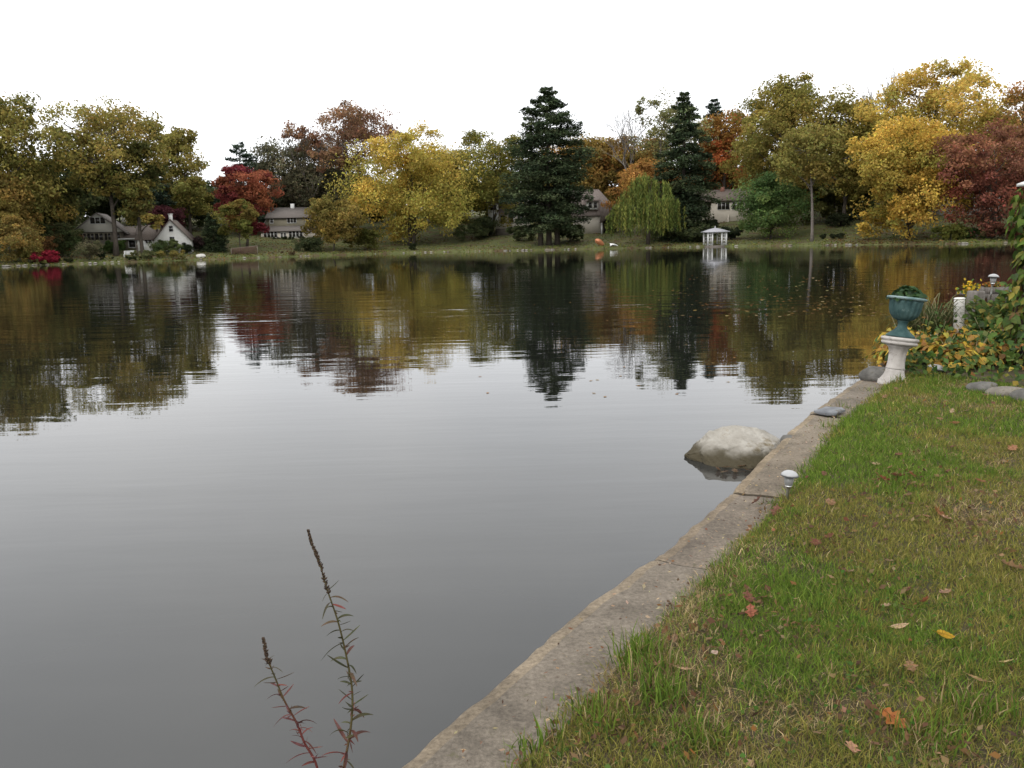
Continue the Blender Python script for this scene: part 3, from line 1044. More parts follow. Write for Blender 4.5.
def gable_y(mbr, x0, x1, y0, y1, ze, zr, oh=.35, th=.16, xm=None):
    """ridge along y (gable faces the lake)"""
    xm = (x0 + x1) / 2 if xm is None else xm
    k0 = (zr - ze) / (xm - x0)
    k1 = (zr - ze) / (x1 - xm)
    slab(mbr, (x0 - oh, y1 + oh, ze - k0 * oh), (x0 - oh, y0 - oh, ze - k0 * oh), (xm, y0 - oh, zr), (xm, y1 + oh, zr), th)
    slab(mbr, (x1 + oh, y0 - oh, ze - k1 * oh), (x1 + oh, y1 + oh, ze - k1 * oh), (xm + .003, y1 + oh, zr), (xm + .003, y0 - oh, zr), th)


def window(root, x0, x1, z0, z1, y, panes=1, fr=.09, mat='trim', rows=1):
    f = MB()
    o = .06
    f.box(x0 - fr, x1 + fr, y - o, y - .005, z1, z1 + fr)
    f.box(x0 - fr, x1 + fr, y - o - .03, y - .005, z0 - fr, z0)
    f.box(x0 - fr, x0, y - o, y - .005, z0, z1)
    f.box(x1, x1 + fr, y - o, y - .005, z0, z1)
    for k in range(1, panes):
        xm = x0 + (x1 - x0) * k / panes
        f.box(xm - fr * .6, xm + fr * .6, y - o, y - .006, z0 + .001, z1 - .001)
    for k in range(1, rows):
        zm = z0 + (z1 - z0) * k / rows
        f.box(x0 + .001, x1 - .001, y - o + .02, y - .007, zm - .03, zm + .03)
    fo = f.build('window', M[mat], root)
    MB().box(x0, x1, y - .03, y - .002, z0, z1).build('pane', M['glass'], fo)
    return fo


def house_frame(px, back, name, label, rz=0.0, cat='house'):
    g, Y = far_pt(px, back)
    s = Y / FPX
    r = empty(name, g + np.array([0, 0, -.1]), label, cat, 'houses on the far bank', rz - math.atan(a_of(px)) * .6)

    def zz(py, pxx=px):
        return at_d(pxx, py, Y)[2] - g[2] + .1
    return r, s, zz


# H1: grey gabled house with long low wing
r, s, zz = house_frame(101, 17, 'gabled_house', 'grey house with a wide front gable and a long low brown roofed wing')
x0, x1 = (76 - 101) * s, (125 - 101) * s
ze, zr = zz(232), zz(212.5)
mb = MB()
mb.box(x0 + .5, x1 - .5, 0, 9, -1, ze)
mb.build('lower_wall', M['siding_brown'], r)
mb = MB()
mb.prism([(x0, ze + .003), (x1, ze + .003), ((x0 + x1) / 2, zr - .12)], -.35, 8.6)
mb.build('gable_wall', M['siding_grey'], r)
mb = MB()
gable_y(mb, x0, x1, -.2, 9, ze, zr, .4)
mb.build('roof', M['roof_grey'], r)
window(r, -1.15, 1.15, zz(223.5), zz(217.5), -.36, 3, mat='trim')
for a, b in ((-3.1, -2.1), (-1.9, -.9), (-.7, .5), (.8, 1.7), (2.2, 3.2)):
    window(r, a, b, zz(240), zz(233.5), 0, 2, mat='siding_tan')
mb = MB()
xw0, xw1 = x1 - 1.6, (146 - 101) * s
mb.box(x1 - .45, xw1, 1.0, 7, -1, zz(238))
mb.build('wing_wall', M['siding_tan'], r)
mb = MB()
zw, zt = zz(238.5), zz(226)
slab(mb, (xw0, .0, zw), (xw1 + 1.4, .0, zw), (xw1 + 1.4, 5.5, zt), (xw0, 5.5, zt), .15)
slab(mb, (xw1 + 1.4, 9.5, zw + .4), (xw0, 9.5, zw + .4), (xw0, 5.503, zt), (xw1 + 1.4, 5.503, zt), .15)
mb.build('wing_roof', M['roof_rust'], r)
MB().box(xw0 + .02, xw1 + 1.35, -.08, -.005, zw - .3, zw - .02).build('fascia', M['trim'], r)
window(r, x1 + .2, x1 + 1.2, zz(248), zz(241), 1.0, 1)
window(r, x1 + 2.0, x1 + 3.1, zz(247), zz(241), 1.0, 2)
MB().box(2.9, 3.4, 5.5, 6.1, zr - 1.5, zr + .5).build('chimney', M['trim'], r)

# H1b: white cottage, gable to the lake
r, s, zz = house_frame(170, 11, 'white_cottage', 'white cottage with steep gable end and small chimney at its peak')
x0, x1 = (156 - 170) * s, (189.5 - 170) * s
xm = (172.5 - 170) * s
ze, zr = zz(238.5), zz(219)
mb = MB()
mb.prism([(x0, -1), (x1, -1), (x1, ze), (xm, zr - .1), (x0, ze)], 0, 7)
mb.build('wall', M['siding_white'], r)
mb = MB()
gable_y(mb, x0, x1, 0, 7, ze, zr, .28, .13, xm=xm)
rf = mb.build('roof', M['roof_rust'], r)
c = MB().box(xm - .28, xm + .28, .35, .95, zr - .6, zz(214.5)).box(xm - .36, xm + .36, .28, 1.02, zz(214.5), zz(214.5) + .14)
c.build('chimney', M['white_paint'], rf)
window(r, xm - .3, xm + .3, zz(231.5), zz(226), 0, 1, rows=2, fr=.05)
window(r, xm - .35, xm + .4, zz(243.5), zz(237), 0, 1, rows=2, fr=.05)
mb = MB()
xl = (139 - 170) * s
mb.box(xl, x0 - .01, 1.0, 6.5, -1, zz(238))
mb.build('side_wall', M['siding_white'], r)
mb = MB()
slab(mb, (xl - .3, .7, zz(239)), (x0 - .02, .7, zz(239)), (x0 - .02, 4, zz(224)), (xl - .3, 4, zz(224)), .14)
slab(mb, (x0 - .02, 7.0, zz(238)), (xl - .3, 7.0, zz(238)), (xl - .3, 4.003, zz(224)), (x0 - .02, 4.003, zz(224)), .14)
mb.build('side_roof', M['roof_rust'], r)
window(r, x0 - 1.7, x0 - .6, zz(242.5), zz(239.6), 1.0, 2, fr=.05)
MB().box(xl + .5, xl + 1.4, .93, .995, 0, 2.05).build('door', M['trim'], r)

# H2: two-storey house
r, s, zz = house_frame(290, 27, 'two_storey_house', 'tan two-storey house with a grey barn roof and rows of white windows')
x0, x1 = (263 - 290) * s, (322 - 290) * s
z1, z2, z3 = zz(230.5), zz(217), zz(206.5)
mb = MB()
mb.box(x0, x1, 0, 9, -1, z1)
mb.build('lower_wall', M['siding_cream'], r)
mb = MB()
mb.box(x0 + 1.6, x1 - .5, .9, 8, z1 - .2, z2)
mb.prism([(x0 + .2, z1), (x0 + 1.6, z1), (x0 + 1.6, z2), (x0 + 1.25, z2)], 1.2, 7.8)
mb.build('upper_wall', M['siding_tan'], r)
mb = MB()
slab(mb, (x0 + .9, .45, z2 - .08), (x1, .45, z2 - .08), (x1 - .3, 4.5, z3), (x0 + 1.5, 4.5, z3), .16)
slab(mb, (x1, 8.6, z2 - .08), (x0 + .9, 8.6, z2 - .08), (x0 + 1.5, 4.503, z3), (x1 - .3, 4.503, z3), .16)
mb.prism([(x0 + 1.0, z2 - .05), (x1 - .4, z2 - .05), (x1 - .8, z3 - .2), (x0 + 1.7, z3 - .2)], 4.2, 4.8)
mb.build('upper_roof', M['roof_grey'], r)
mb = MB()
slab(mb, (x0 - .4, -.45, z1 - .1), (x1 + .4, -.45, z1 - .1), (x1 + .1, .92, z1 + 1.0), (x0 + .9, .92, z1 + 1.0), .14)
slab(mb, (x0 - .45, 8.6, z1 - .1), (x0 - .45, -.4, z1 - .12), (x0 + 1.3, 1.0, z2 - .1), (x0 + 1.3, 8.0, z2 - .1), .14)
mb.build('lower_roof', M['roof_grey'], r)
window(r, (272.2 - 290) * s, (274.8 - 290) * s, zz(222.5), zz(218.5), .9, 1)
window(r, (288.6 - 290) * s, (297 - 290) * s, zz(222.7), zz(217.7), .9, 3)
window(r, (306 - 290) * s, (310 - 290) * s, zz(222.7), zz(218), .9, 2)
for k in range(4):
    a = 265.5 + 3.3 * k
    window(r, (a + .4 - 290) * s, (a + 2.8 - 290) * s, zz(237), zz(231.5), 0, 1)
d = MB().box((281.5 - 290) * s, (284 - 290) * s, -.05, -.004, zz(240.5), zz(232)).box((284.5 - 290) * s, (287 - 290) * s, -.05, -.004, zz(240.5), zz(232)).build('door', M['trim'], r)
MB().box((281.9 - 290) * s, (283.6 - 290) * s, -.08, -.052, zz(239.5), zz(233)).box((284.9 - 290) * s, (286.6 - 290) * s, -.08, -.052, zz(239.5), zz(233)).build('pane', M['glass'], d)
for k in range(4):
    a = 289.5 + 3.4 * k
    window(r, (a + .4 - 290) * s, (a + 2.8 - 290) * s, zz(237), zz(231.5), 0, 1)
MB().box(.2, 1.0, 4.1, 4.9, z3 - .8, z3 + .75).build('chimney', M['trim'], r)

# H3a: house left of the pine
r, s, zz = house_frame(507, 25, 'chimney_house', 'brown roofed house with a brick chimney, left of the great pine')
x0, x1 = (491 - 507) * s, (530 - 507) * s
ze, zr = zz(213), zz(196)
mb = MB()
mb.box(x0 + 1, x1, 0, 9, -1, ze)
mb.build('wall', M['siding_cream'], r)
mb = MB()
gable_x(mb, x0 + 1, x1, 0, 9, ze, zr)
rf = mb.build('roof', M['roof_brown'], r)
MB().box(-1.1, -.1, 2, 2.9, ze, zz(191)).box(-1.2, 0, 1.9, 3.0, zz(191), zz(191) + .18).build('chimney', M['brick'], rf)
mb = MB()
mb.box(x0 - .4, x0 + 1.8, -.6, 3, ze - 2.0, zz(203))
mb.build('bay_wall', M['trim'], r)
mb = MB()
slab(mb, (x0 - .7, -.9, zz(203)), (x0 + 2.1, -.9, zz(203)), (x0 + 2.1, 3.2, zz(198)), (x0 - .7, 3.2, zz(198)), .12)
mb.build('bay_roof', M['roof_brown'], r)
window(r, x0 + .1, x0 + 1.4, zz(210), zz(205), -.6, 2)
window(r, x0 + 2.2, x0 + 3.3, zz(223), zz(215.5), 0, 1)
window(r, x0 + 3.9, x0 + 5.0, zz(223), zz(215.5), 0, 1)
window(r, x0 + 5.9, x0 + 7.0, zz(223), zz(215.5), 0, 1)
MB().box(x0 + 1.1, x1, -1.2, -.005, -1, zz(228.5)).build('terrace_wall', M['siding_brown'], r)

# H3b: steep roof right of the pine
r, s, zz = house_frame(601, 24, 'steep_roofed_house', 'house with a steep mauve brown roof and small dormer, right of the great pine')
x0, x1 = (574 - 601) * s, (620 - 601) * s
ze, zr = zz(214), zz(188)
mb = MB()
mb.box(x0, x1, 0, 9, -1, ze)
mb.build('wall', M['siding_cream'], r)
mb = MB()
slab(mb, (x0 - .4, -.4, ze - .3), (x1 + .4, -.4, ze - .3), (x1 - 4.3, 4.4, zr), (x0 - .4, 4.4, zr), .18)
slab(mb, (x1 + .4, 9.4, ze - .3), (x0 - .4, 9.4, ze - .3), (x0 - .4, 4.41, zr), (x1 - 4.3, 4.41, zr), .18)
slab(mb, (x1 + .4, -.4, ze - .3), (x1 + .4, 9.4, ze - .3), (x1 - 4.3, 4.42, zr), (x1 - 4.3, 4.38, zr), .18)
mb.build('roof', M['roof_brown'], r)
dx0, dx1 = (587 - 601) * s, (598.5 - 601) * s
mb = MB().box(dx0, dx1, -.1, 3.6, zz(209.5), zz(200.5))
dm = mb.build('dormer', M['siding_white'], r)
mb = MB()
slab(mb, (dx0 - .4, -.7, zz(200.3)), (dx1 + .4, -.7, zz(200.3)), (dx1 + .4, 3.9, zz(195)), (dx0 - .4, 3.9, zz(195)), .14)
mb.build('dormer_roof', M['roof_brown'], dm)
for a in (589.2, 594.2):
    window(r, (a - 601) * s, (a + 3 - 601) * s, zz(208), zz(202), -.1, 1, mat='white_paint')
mb = MB()
px0, px1 = (599.5 - 601) * s, (617 - 601) * s
mb.prism([(px0, zz(223)), (px0 + .5, zz(223)), (px0 + 2.2, zz(216)), (px1, zz(216)), (px1, zz(205)), (px0 + .6, zz(205))], -2.6, -.5)
mb.build('porch_gable', M['roof_brown'], r)
MB().box(px0 + .2, px0 + .5, -2.5, -2.2, -1, zz(223) - .003).build('porch_post', M['trim'], r)
MB().box(px0 + .8, px1 - .2, -.4, -.006, 0, zz(217)).build('porch_shade_block', M['dark'], r)  # solid block, no real opening: the shade under the porch is its colour

# H4: cream house
r, s, zz = house_frame(722, 36, 'cream_house', 'cream house with a long low brown roof and wide dark windows behind the gazebo')
x0, x1 = (698 - 722) * s, (752 - 722) * s
ze, zr = zz(199.5), zz(188.5)
mb = MB().box((711 - 722) * s, x1, 0, 9, -2.5, ze).box(x0, (711 - 722) * s - .003, 1.6, 8, -2.5, ze - .2)
mb.build('wall', M['siding_cream'], r)
mb = MB()
gable_x(mb, x0 - 1.0, x1, 0, 9, ze, zr, .5)
rf = mb.build('roof', M['roof_rust'], r)
MB().box(-.2, .7, 3.6, 4.4, zr - 1.2, zr + .5).build('chimney', M['brick'], rf)
window(r, (717.5 - 722) * s, (728.5 - 722) * s, zz(209.5), zz(202.5), 0, 3, mat='trim')
window(r, (731.5 - 722) * s, (742 - 722) * s, zz(209.5), zz(202.5), 0, 3, mat='trim')
window(r, (704.5 - 722) * s, (707.5 - 722) * s, zz(209.5), zz(203), 1.6, 1)
window(r, (709.2 - 722) * s, (710.4 - 722) * s, zz(209.5), zz(203), 1.6, 1)
MB().box((727 - 722) * s, (728.2 - 722) * s, -.5, -.01, -2.5, zz(215)).build('buttress', M['siding_cream'], r)
mb = MB()
slab(mb, (x0 - .5, .2, zz(198.5)), ((709 - 722) * s, .2, zz(198.5)), ((709 - 722) * s, 1.5, zz(196.5)), (x0 - .5, 1.5, zz(196.5)), .12)
mb.build('porch_roof', M['roof_grey'], r)

# a pale house glimpsed through the red brown tree
r, s, zz = house_frame(970, 34, 'pale_house', 'pale house glimpsed through the red brown tree on the right')
mb = MB()
mb.box(-4.5, 4.5, 0, 7, -1, 3.4)
mb.prism([(-4.5, 3.403), (4.5, 3.403), (0, 6)], 0.01, 6.9)
mb.build('wall', M['siding_grey'], r)
mb = MB()
gable_y(mb, -4.5, 4.5, 0, 7, 3.4, 6.1)
mb.build('roof', M['roof_grey'], r)
for a in (-2.6, 1.5):
    window(r, a, a + 1.1, 1.0, 2.6, 0, 2)

# ------------------------------------------------------------------ small things on the far bank
g, Y = far_pt(715, .35)
s = Y / FPX
r = empty('gazebo', (g[0], g[1], WATER + .05), 'small white open gazebo with a grey hipped roof at the waterline', 'gazebo')
bw = 8.9 * s
zt = 13.0 * s
mb = MB().box(-bw - .15, bw + .15, -bw - .15, bw + .15, -.5, .18)
mb.build('deck', M['bark_grey'], r)
for sx in (-1, 1):
    for sy in (-1, 1):
        x, y = sx * bw, sy * bw
        mb = MB()
        mb.box(x - .13, x + .13, y - .13, y + .13, .183, zt)
        x2 = x - sx * 4.3 * s
        mb.box(x2 - .13, x2 + .13, y - .11, y + .11, .183, zt)
        lo, hi = min(x, x2) + .13, max(x, x2) - .13
        for k in range(4):
            z = .35 + (zt - .5) * k / 3.2
            mb.box(lo, hi, y - .05, y + .05, z, z + .1)
        mb.box((lo + hi) / 2 - .04, (lo + hi) / 2 + .04, y - .08, y - .051, .2, zt - .01)
        mb.build('corner_post', M['trim'], r)
MB().box(-bw - .2, bw + .2, -bw - .2, bw + .2, zt + .003, zt + .22).build('fascia', M['trim'], r)
mb = MB()
ov, zap = bw * 1.34, zt + 5.2 * s
V = [[-ov, -ov, zt + .12], [ov, -ov, zt + .12], [ov, ov, zt + .12], [-ov, ov, zt + .12],
     [-ov, -ov, zt + .225], [ov, -ov, zt + .225], [ov, ov, zt + .225], [-ov, ov, zt + .225], [0, 0, zap]]
V2 = [[a * .45, b * .45, zt + .225 + (zap - zt - .225) * .62] for a, b in ((-ov, -ov), (ov, -ov), (ov, ov), (-ov, ov))]
V += V2
Q = [[3, 2, 1, 0], [0, 1, 5, 4], [1, 2, 6, 5], [2, 3, 7, 6], [3, 0, 4, 7], [4, 5, 10, 9], [5, 6, 11, 10], [6, 7, 12, 11], [7, 4, 9, 12]]
mb.add(V, Q, [[9, 10, 8], [10, 11, 8], [11, 12, 8], [12, 9, 8]])
mb.build('roof', solid('gazebo_shingles', (.33, .33, .35), .8), r)
MB().lathe([(.0, zap - .1), (.09, zap), (.12, zap + .1), (.05, zap + .2), (.01, zap + .3)], 10).build('finial', M['trim'], r)

# orange boat pulled up on the lawn, pale dinghy beside it
def hull(mb, L, W, H):
    n = 13
    m = 9
    t = np.linspace(-1, 1, n)
    V = []
    for a in t:
        w_ = W / 2 * (1 - abs(a) ** 2.6) ** .7 + .01
        sh = H * (1 + .25 * a * a)
        for q in np.linspace(-1, 1, m):
            V.append([a * L / 2, math.sin(q * PI / 2) * w_, sh * (1 - math.cos(q * PI / 2) ** .8)])
    i = np.arange(n - 1)[:, None] * m
    j = np.arange(m - 1)[None, :]
    Q = np.stack([i + j, i + m + j, i + m + j + 1, i + j + 1], -1).reshape(-1, 4)
    mb.add(V, Q)
    V2 = np.array(V) * [.93, .88, .9] + [0, 0, H * .1]
    mb.add(V2, Q[:, ::-1])
    # rims
    e0 = [k * m for k in range(n)]
    e1 = [k * m + m - 1 for k in range(n)]
    mb.tube([V[k] for k in e0], .035, 5)
    mb.tube([V[k] for k in e1], .035, 5)


g, Y = far_pt(601, 2.6)
r = empty('kayak', g + np.array([0, 0, .45]), 'small orange boat pulled up on the grass right of the great pine', 'boat', None, .9)
mb = MB()
hull(mb, 2.3, .95, .55)
mb.build('hull', M['orange'], r, smooth=True)
MB().box(-.25, .25, -.46, .46, .38, .44).build('seat', solid('pale_seat', (.6, .5, .4)), r)
r.rotation_euler = (-1.05, .42, .75)
g, Y = far_pt(614, 2.2)
r = empty('dinghy', g + np.array([0, 0, .25]), 'small pale upturned dinghy right of the orange boat', 'boat', None, .4)
mb = MB()
hull(mb, 2.0, .9, .5)
mb.build('hull', M['white_plastic'], r, smooth=True)
MB().box(-.15, .15, -.38, .38, .28, .33).build('seat', M['trim'], r)
r.rotation_euler = (2.5, .3, .5)

# goal with a faded net on the lawn of the two-storey house
g, Y = far_pt(244, 3.0)
s = Y / FPX
r = empty('sports_goal', g, 'white framed goal with a faded red net beside the young tree', 'goal', None, .1)
gw, gh = 2.2, 1.5
mb = MB()
for x in (-gw, gw):
    mb.tube([[x, 0, -.1], [x, 0, gh if x > 0 else gh * .75]], .05, 6)
    mb.tube([[x, 0, gh if x > 0 else gh * .75], [x - .5, 2.2, 0]], .035, 6)
mb.tube([[-gw, 0, gh * .75], [gw, 0, gh]], .03, 6)
mb.build('frame', M['bark_pale'], r)
mb = MB()
for k in range(22):
    x = -gw + 2 * gw * k / 21
    zt_ = gh * (.75 + .25 * k / 21)
    mb.tube([[x, .02, zt_ - .05], [x - .45, 2.1, .02]], .045, 4)
for k in range(9):
    u = k / 8.5
    mb.tube([[-gw - .45 * u, .02 + 2.08 * u, gh * .75 * (1 - u)], [gw - .45 * u, .02 + 2.08 * u, gh * (1 - u)]], .045, 4)
mb.build('net', M['red_net'], r)

# white garden bench before the grey house
g, Y = far_pt(129, 6)
r = empty('garden_bench', g, 'white garden bench on the lawn by the grey house', 'bench', None, .2)
MB().box(-.9, .9, -.25, .3, .4, .46).build('seat', M['white_plastic'], r)
b = MB()
for k in range(3):
    b.box(-.9, .9, .3, .35, .55 + k * .17, .66 + k * .17)
b.build('backrest', M['white_plastic'], r)
for x in (-.8, .8):
    for y in (-.2, .3):
        MB().box(x - .04, x + .04, y - .04, y + .04, -.1, .397 if y < 0 else .95).build('leg', M['white_plastic'], r)

# tree stump / brown post by the cottage wall
g, Y = far_pt(137, 5)
tag(MB().lathe([(.16, -.2), (.15, .5), (.14, 1.9), (.12, 2.02), (.02, 2.06)], 10).build('wooden_post', M['bark'], None, True, g), 'brown wooden post between the bench and the white cottage', 'post')

# waterline stones of the far bank
stone_mats = [noise_mat('pale_shore_stone', (.2, .185, .155), (.32, .3, .26), 3, .9, .02), noise_mat('brown_shore_stone', (.14, .12, .09), (.25, .22, .17), 3, .9, .02)]


def rock_mesh(mb, R, sub=3, rough=.25, flat=.6, seed=0, stretch=(1, 1, 1)):
    import bmesh
    bm = bmesh.new()
    bmesh.ops.create_icosphere(bm, subdivisions=sub, radius=1)
    V = np.array([v.co[:] for v in bm.verts])
    F = [[v.index for v in f.verts] for f in bm.faces]
    bm.free()
    d = fbm(V[:, 0] * 1.3 + V[:, 2] * .7 + seed * 3.1 + 40, V[:, 1] * 1.3 - V[:, 2] * .9 + 40, seed, 4) - .5
    V = V * (1 + rough * 2 * d[:, None])
    V = V * R * np.array(stretch) * np.array([1, 1, flat])
    mb.add(V, None, F)
    return mb


protos = []
for k in range(5):
    mb = MB()
    rock_mesh(mb, 1.0, 2, .3, .55, 60 + k)
    protos.append(mb)
shore_px = list(np.concatenate([rng.uniform(0, 120, 26), rng.uniform(430, 580, 26), rng.uniform(640, 700, 8), rng.uniform(735, 860, 18), rng.uniform(935, 1010, 6), rng.uniform(175, 330, 10), rng.uniform(370, 430, 6)]))
pm = []
for k, mb in enumerate(protos):
    pm.append(None)
for k, p in enumerate(shore_px):
    g, Y = far_pt(p, rng.uniform(-.1, .5))
    kk = k % 5
    sc_ = rng.uniform(.12, .32)
    if pm[kk] is None:
        o = protos[kk].build('shore_stone', stone_mats[kk % 2], None, True)
        pm[kk] = o
    else:
        o = pm[kk].copy()
        COL.objects.link(o)
    o.location = (g[0], g[1], WATER + .08)
    o.scale = (sc_ * rng.uniform(.8, 1.8), sc_, sc_)
    o.rotation_euler = (0, 0, rng.uniform(0, 6))
    tag(o, 'pale stone edging the waterline of the far bank', 'stone', 'stones along the far waterline')
g, Y = far_pt(200, 1.6)
mb = MB()
rock_mesh(mb, .75, 3, .25, .55, 77)
tag(mb.build('shore_boulder', solid('white_stone', (.5, .48, .44), .9), None, True, (g[0], g[1], g[2] + .15)), 'white boulder on the grass right of the white cottage', 'boulder')

# ------------------------------------------------------------------ near bank
_epx = [(400, 768), (480, 700), (558, 632), (640, 568), (684, 535), (722, 502), (746, 479), (790, 431), (815, 411), (840, 394), (862, 378)]
_ep = np.array([at_z(*p)[:2] for p in _epx])
d0 = (_ep[2] - _ep[0])
d0 /= np.linalg.norm(d0)
d1 = (_ep[-1] - _ep[-4])
d1 /= np.linalg.norm(d1)
E = np.vstack([_ep[0] - d0 * 9, _ep[0] - d0 * 1.5, _ep, _ep[-1] + d1 * 2.0, _ep[-1] + d1 * 4.6])
CORNER = E[-1]


def edge_x(y):
    return np.interp(y, E[:, 1], E[:, 0])


seg = np.linalg.norm(np.diff(E, axis=0), axis=1)
ES = np.concatenate([[0], np.cumsum(seg)])


def edge_at(s):
    return np.stack([np.interp(s, ES, E[:, 0]), np.interp(s, ES, E[:, 1])], -1)


def s_of_y(y):
    return float(np.interp(y, E[:, 1], ES))


WW = 0.42


def concrete():
    m, nt, out = new_mat('weathered_concrete')
    tc = N(nt, 'ShaderNodeTexCoord')
    n1 = N(nt, 'ShaderNodeTexNoise', Scale=3.2, Detail=8.0, Roughness=0.7)
    n2 = N(nt, 'ShaderNodeTexNoise', Scale=55.0, Detail=6.0, Roughness=0.75)
    n3 = N(nt, 'ShaderNodeTexNoise', Scale=9.0, Detail=8.0, Roughness=0.75)
    v = N(nt, 'ShaderNodeTexVoronoi', Scale=120.0)
    for n in (n1, n2, n3, v):
        nt.links.new(tc.outputs['Object'], n.inputs['Vector'])
    r1 = N(nt, 'ShaderNodeValToRGB')
    e = r1.color_ramp.elements
    e[0].position = .3
    e[1].position = .72
    e[0].color = (.10, .086, .07, 1)
    e[1].color = (.25, .215, .175, 1)
    nt.links.new(n1.outputs['Fac'], r1.inputs[0])
    r2 = N(nt, 'ShaderNodeValToRGB')
    e = r2.color_ramp.elements
    e[0].position = .35
    e[1].position = .7
    e[0].color = (.62, .6, .58, 1)
    e[1].color = (1.32, 1.3, 1.25, 1)
    nt.links.new(n2.outputs['Fac'], r2.inputs[0])
    mu = N(nt, 'ShaderNodeMix', data_type='RGBA', blend_type='MULTIPLY')
    mu.inputs[0].default_value = 1
    nt.links.new(r1.outputs[0], mu.inputs[6])
    nt.links.new(r2.outputs[0], mu.inputs[7])
    r3 = N(nt, 'ShaderNodeValToRGB')
    e = r3.color_ramp.elements
    e[0].position = .6
    e[1].position = .68
    nt.links.new(n3.outputs['Fac'], r3.inputs[0])
    m3 = N(nt, 'ShaderNodeMix', data_type='RGBA')
    nt.links.new(r3.outputs[0], m3.inputs[0])
    nt.links.new(mu.outputs[2], m3.inputs[6])
    m3.inputs[7].default_value = (.10, .092, .05, 1)
    # pale worn rim towards the water (edge attribute painted on the mesh faces)
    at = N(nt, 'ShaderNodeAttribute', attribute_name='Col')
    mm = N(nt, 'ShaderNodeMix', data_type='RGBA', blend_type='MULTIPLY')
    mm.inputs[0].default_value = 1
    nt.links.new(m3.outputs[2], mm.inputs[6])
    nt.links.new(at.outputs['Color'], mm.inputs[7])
    b = N(nt, 'ShaderNodeBsdfPrincipled', Roughness=0.92)
    b.inputs['Specular IOR Level'].default_value = .2
    nt.links.new(mm.outputs[2], b.inputs['Base Color'])
    ad = N(nt, 'ShaderNodeMath', operation='MULTIPLY_ADD')
    nt.links.new(v.outputs['Distance'], ad.inputs[0])
    ad.inputs[1].default_value = .3
    nt.links.new(n2.outputs['Fac'], ad.inputs[2])
    bp = N(nt, 'ShaderNodeBump', Strength=0.9, Distance=0.008)
    nt.links.new(ad.outputs[0], bp.inputs['Height'])
    nt.links.new(bp.outputs[0], b.inputs['Normal'])
    nt.links.new(b.outputs[0], out.inputs[0])
    return m


M['concrete'] = concrete()
wall = empty('lake_wall', (0, 0, 0), 'low weathered concrete wall between the lake and the lawn', 'wall')


def coping(s0, s1, dz, tint, seed, out=0.0, width=WW):
    n = max(8, int((s1 - s0) / .045))
    m = 12
    s = np.linspace(s0 + .012, s1 - .012, n)
    P = edge_at(s)
    T = np.gradient(P, axis=0)
    T /= np.linalg.norm(T, axis=1, keepdims=True)
    Nn = np.stack([T[:, 1], -T[:, 0]], -1)      # towards the lawn
    wob = -.025 + (fbm(s * 2.3, s * 0, 5, 3) - .5) * .016 + (fbm(s * 13, s * 0, 9, 3) - .5) * .022 - out
    endr = np.minimum(1, np.minimum(s - s0, s1 - s) / .06)
    rows = []
    prof = [(-.02, -1.0), (-.012, -.35), (0.0, -.10), (.004, -.035), (.016, -.010)] + [(u, 0.0) for u in np.linspace(.04, width, m)] + [(width + .03, -.16)]
    for u, z in prof:
        q = P + Nn * (u + wob * (1 if u < .2 else max(0, 1 - (u - .2) / .2)))[:, None]
        zz_ = dz + z + (fbm(q[:, 0] * 5, q[:, 1] * 5, 7, 4) - .5) * .03
        if z > -.2:
            zz_ = zz_ - (1 - endr) ** 2 * .02 + (fbm(q[:, 0] * 1.2, q[:, 1] * 1.2, 33, 2) - .5) * .02
        rows.append(np.stack([q[:, 0], q[:, 1], zz_], -1))
    V = np.stack(rows, 1)
    k = V.shape[1]
    i = np.arange(n - 1)[:, None] * k
    j = np.arange(k - 1)[None, :]
    Q = np.stack([i + j, i + k + j, i + k + j + 1, i + j + 1], -1).reshape(-1, 4)
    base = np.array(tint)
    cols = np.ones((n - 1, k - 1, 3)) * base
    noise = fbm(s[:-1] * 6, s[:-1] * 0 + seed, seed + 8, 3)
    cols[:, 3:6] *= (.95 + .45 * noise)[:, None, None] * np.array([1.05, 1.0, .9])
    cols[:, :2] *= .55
    V = V.reshape(-1, 3)
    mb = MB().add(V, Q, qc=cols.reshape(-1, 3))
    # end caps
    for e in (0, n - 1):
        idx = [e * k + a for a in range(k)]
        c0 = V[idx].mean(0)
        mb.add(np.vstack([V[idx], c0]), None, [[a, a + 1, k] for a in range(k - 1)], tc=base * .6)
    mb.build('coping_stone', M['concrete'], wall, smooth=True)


cuts_px = [(660, 556), (735, 490), (775, 447), (812, 414), (850, 387)]
cy = [at_z(*p)[1] for p in cuts_px]
cs = [0, s_of_y(at_z(520, 665)[1] - 1.6)] + [s_of_y(y) for y in cy] + [ES[-1]]
tints = [(.9, .9, .9), (1, 1, 1), (.95, .93, .92), (.98, .95, .9), (1.12, 1.1, 1.05), (.95, .95, .95), (.9, .9, .9)]
dzs = [.0, .003, -.003, .004, -.006, .004, .0]
for k in range(len(cs) - 1):
    coping(cs[k], cs[k + 1], dzs[k], tints[k], 3 + k)
# return of the wall along the far side of the garden bed
MB().box(CORNER[0] - .05, 45, CORNER[1] - .02, CORNER[1] + .35, -1.2, -.06, c=(.7, .7, .7)).build('return_wall', M['concrete'], wall)

# lawn ground sheet
ys = np.concatenate([np.linspace(-30, 1, 40), np.linspace(1.1, 12, 150), np.linspace(12.2, CORNER[1] + .02, 14)])
us = np.concatenate([np.linspace(.22, 6, 90), np.linspace(6.5, 60, 40)])
A, B = np.meshgrid(ys, us, indexing='ij')
X = edge_x(A) + B * 1.0


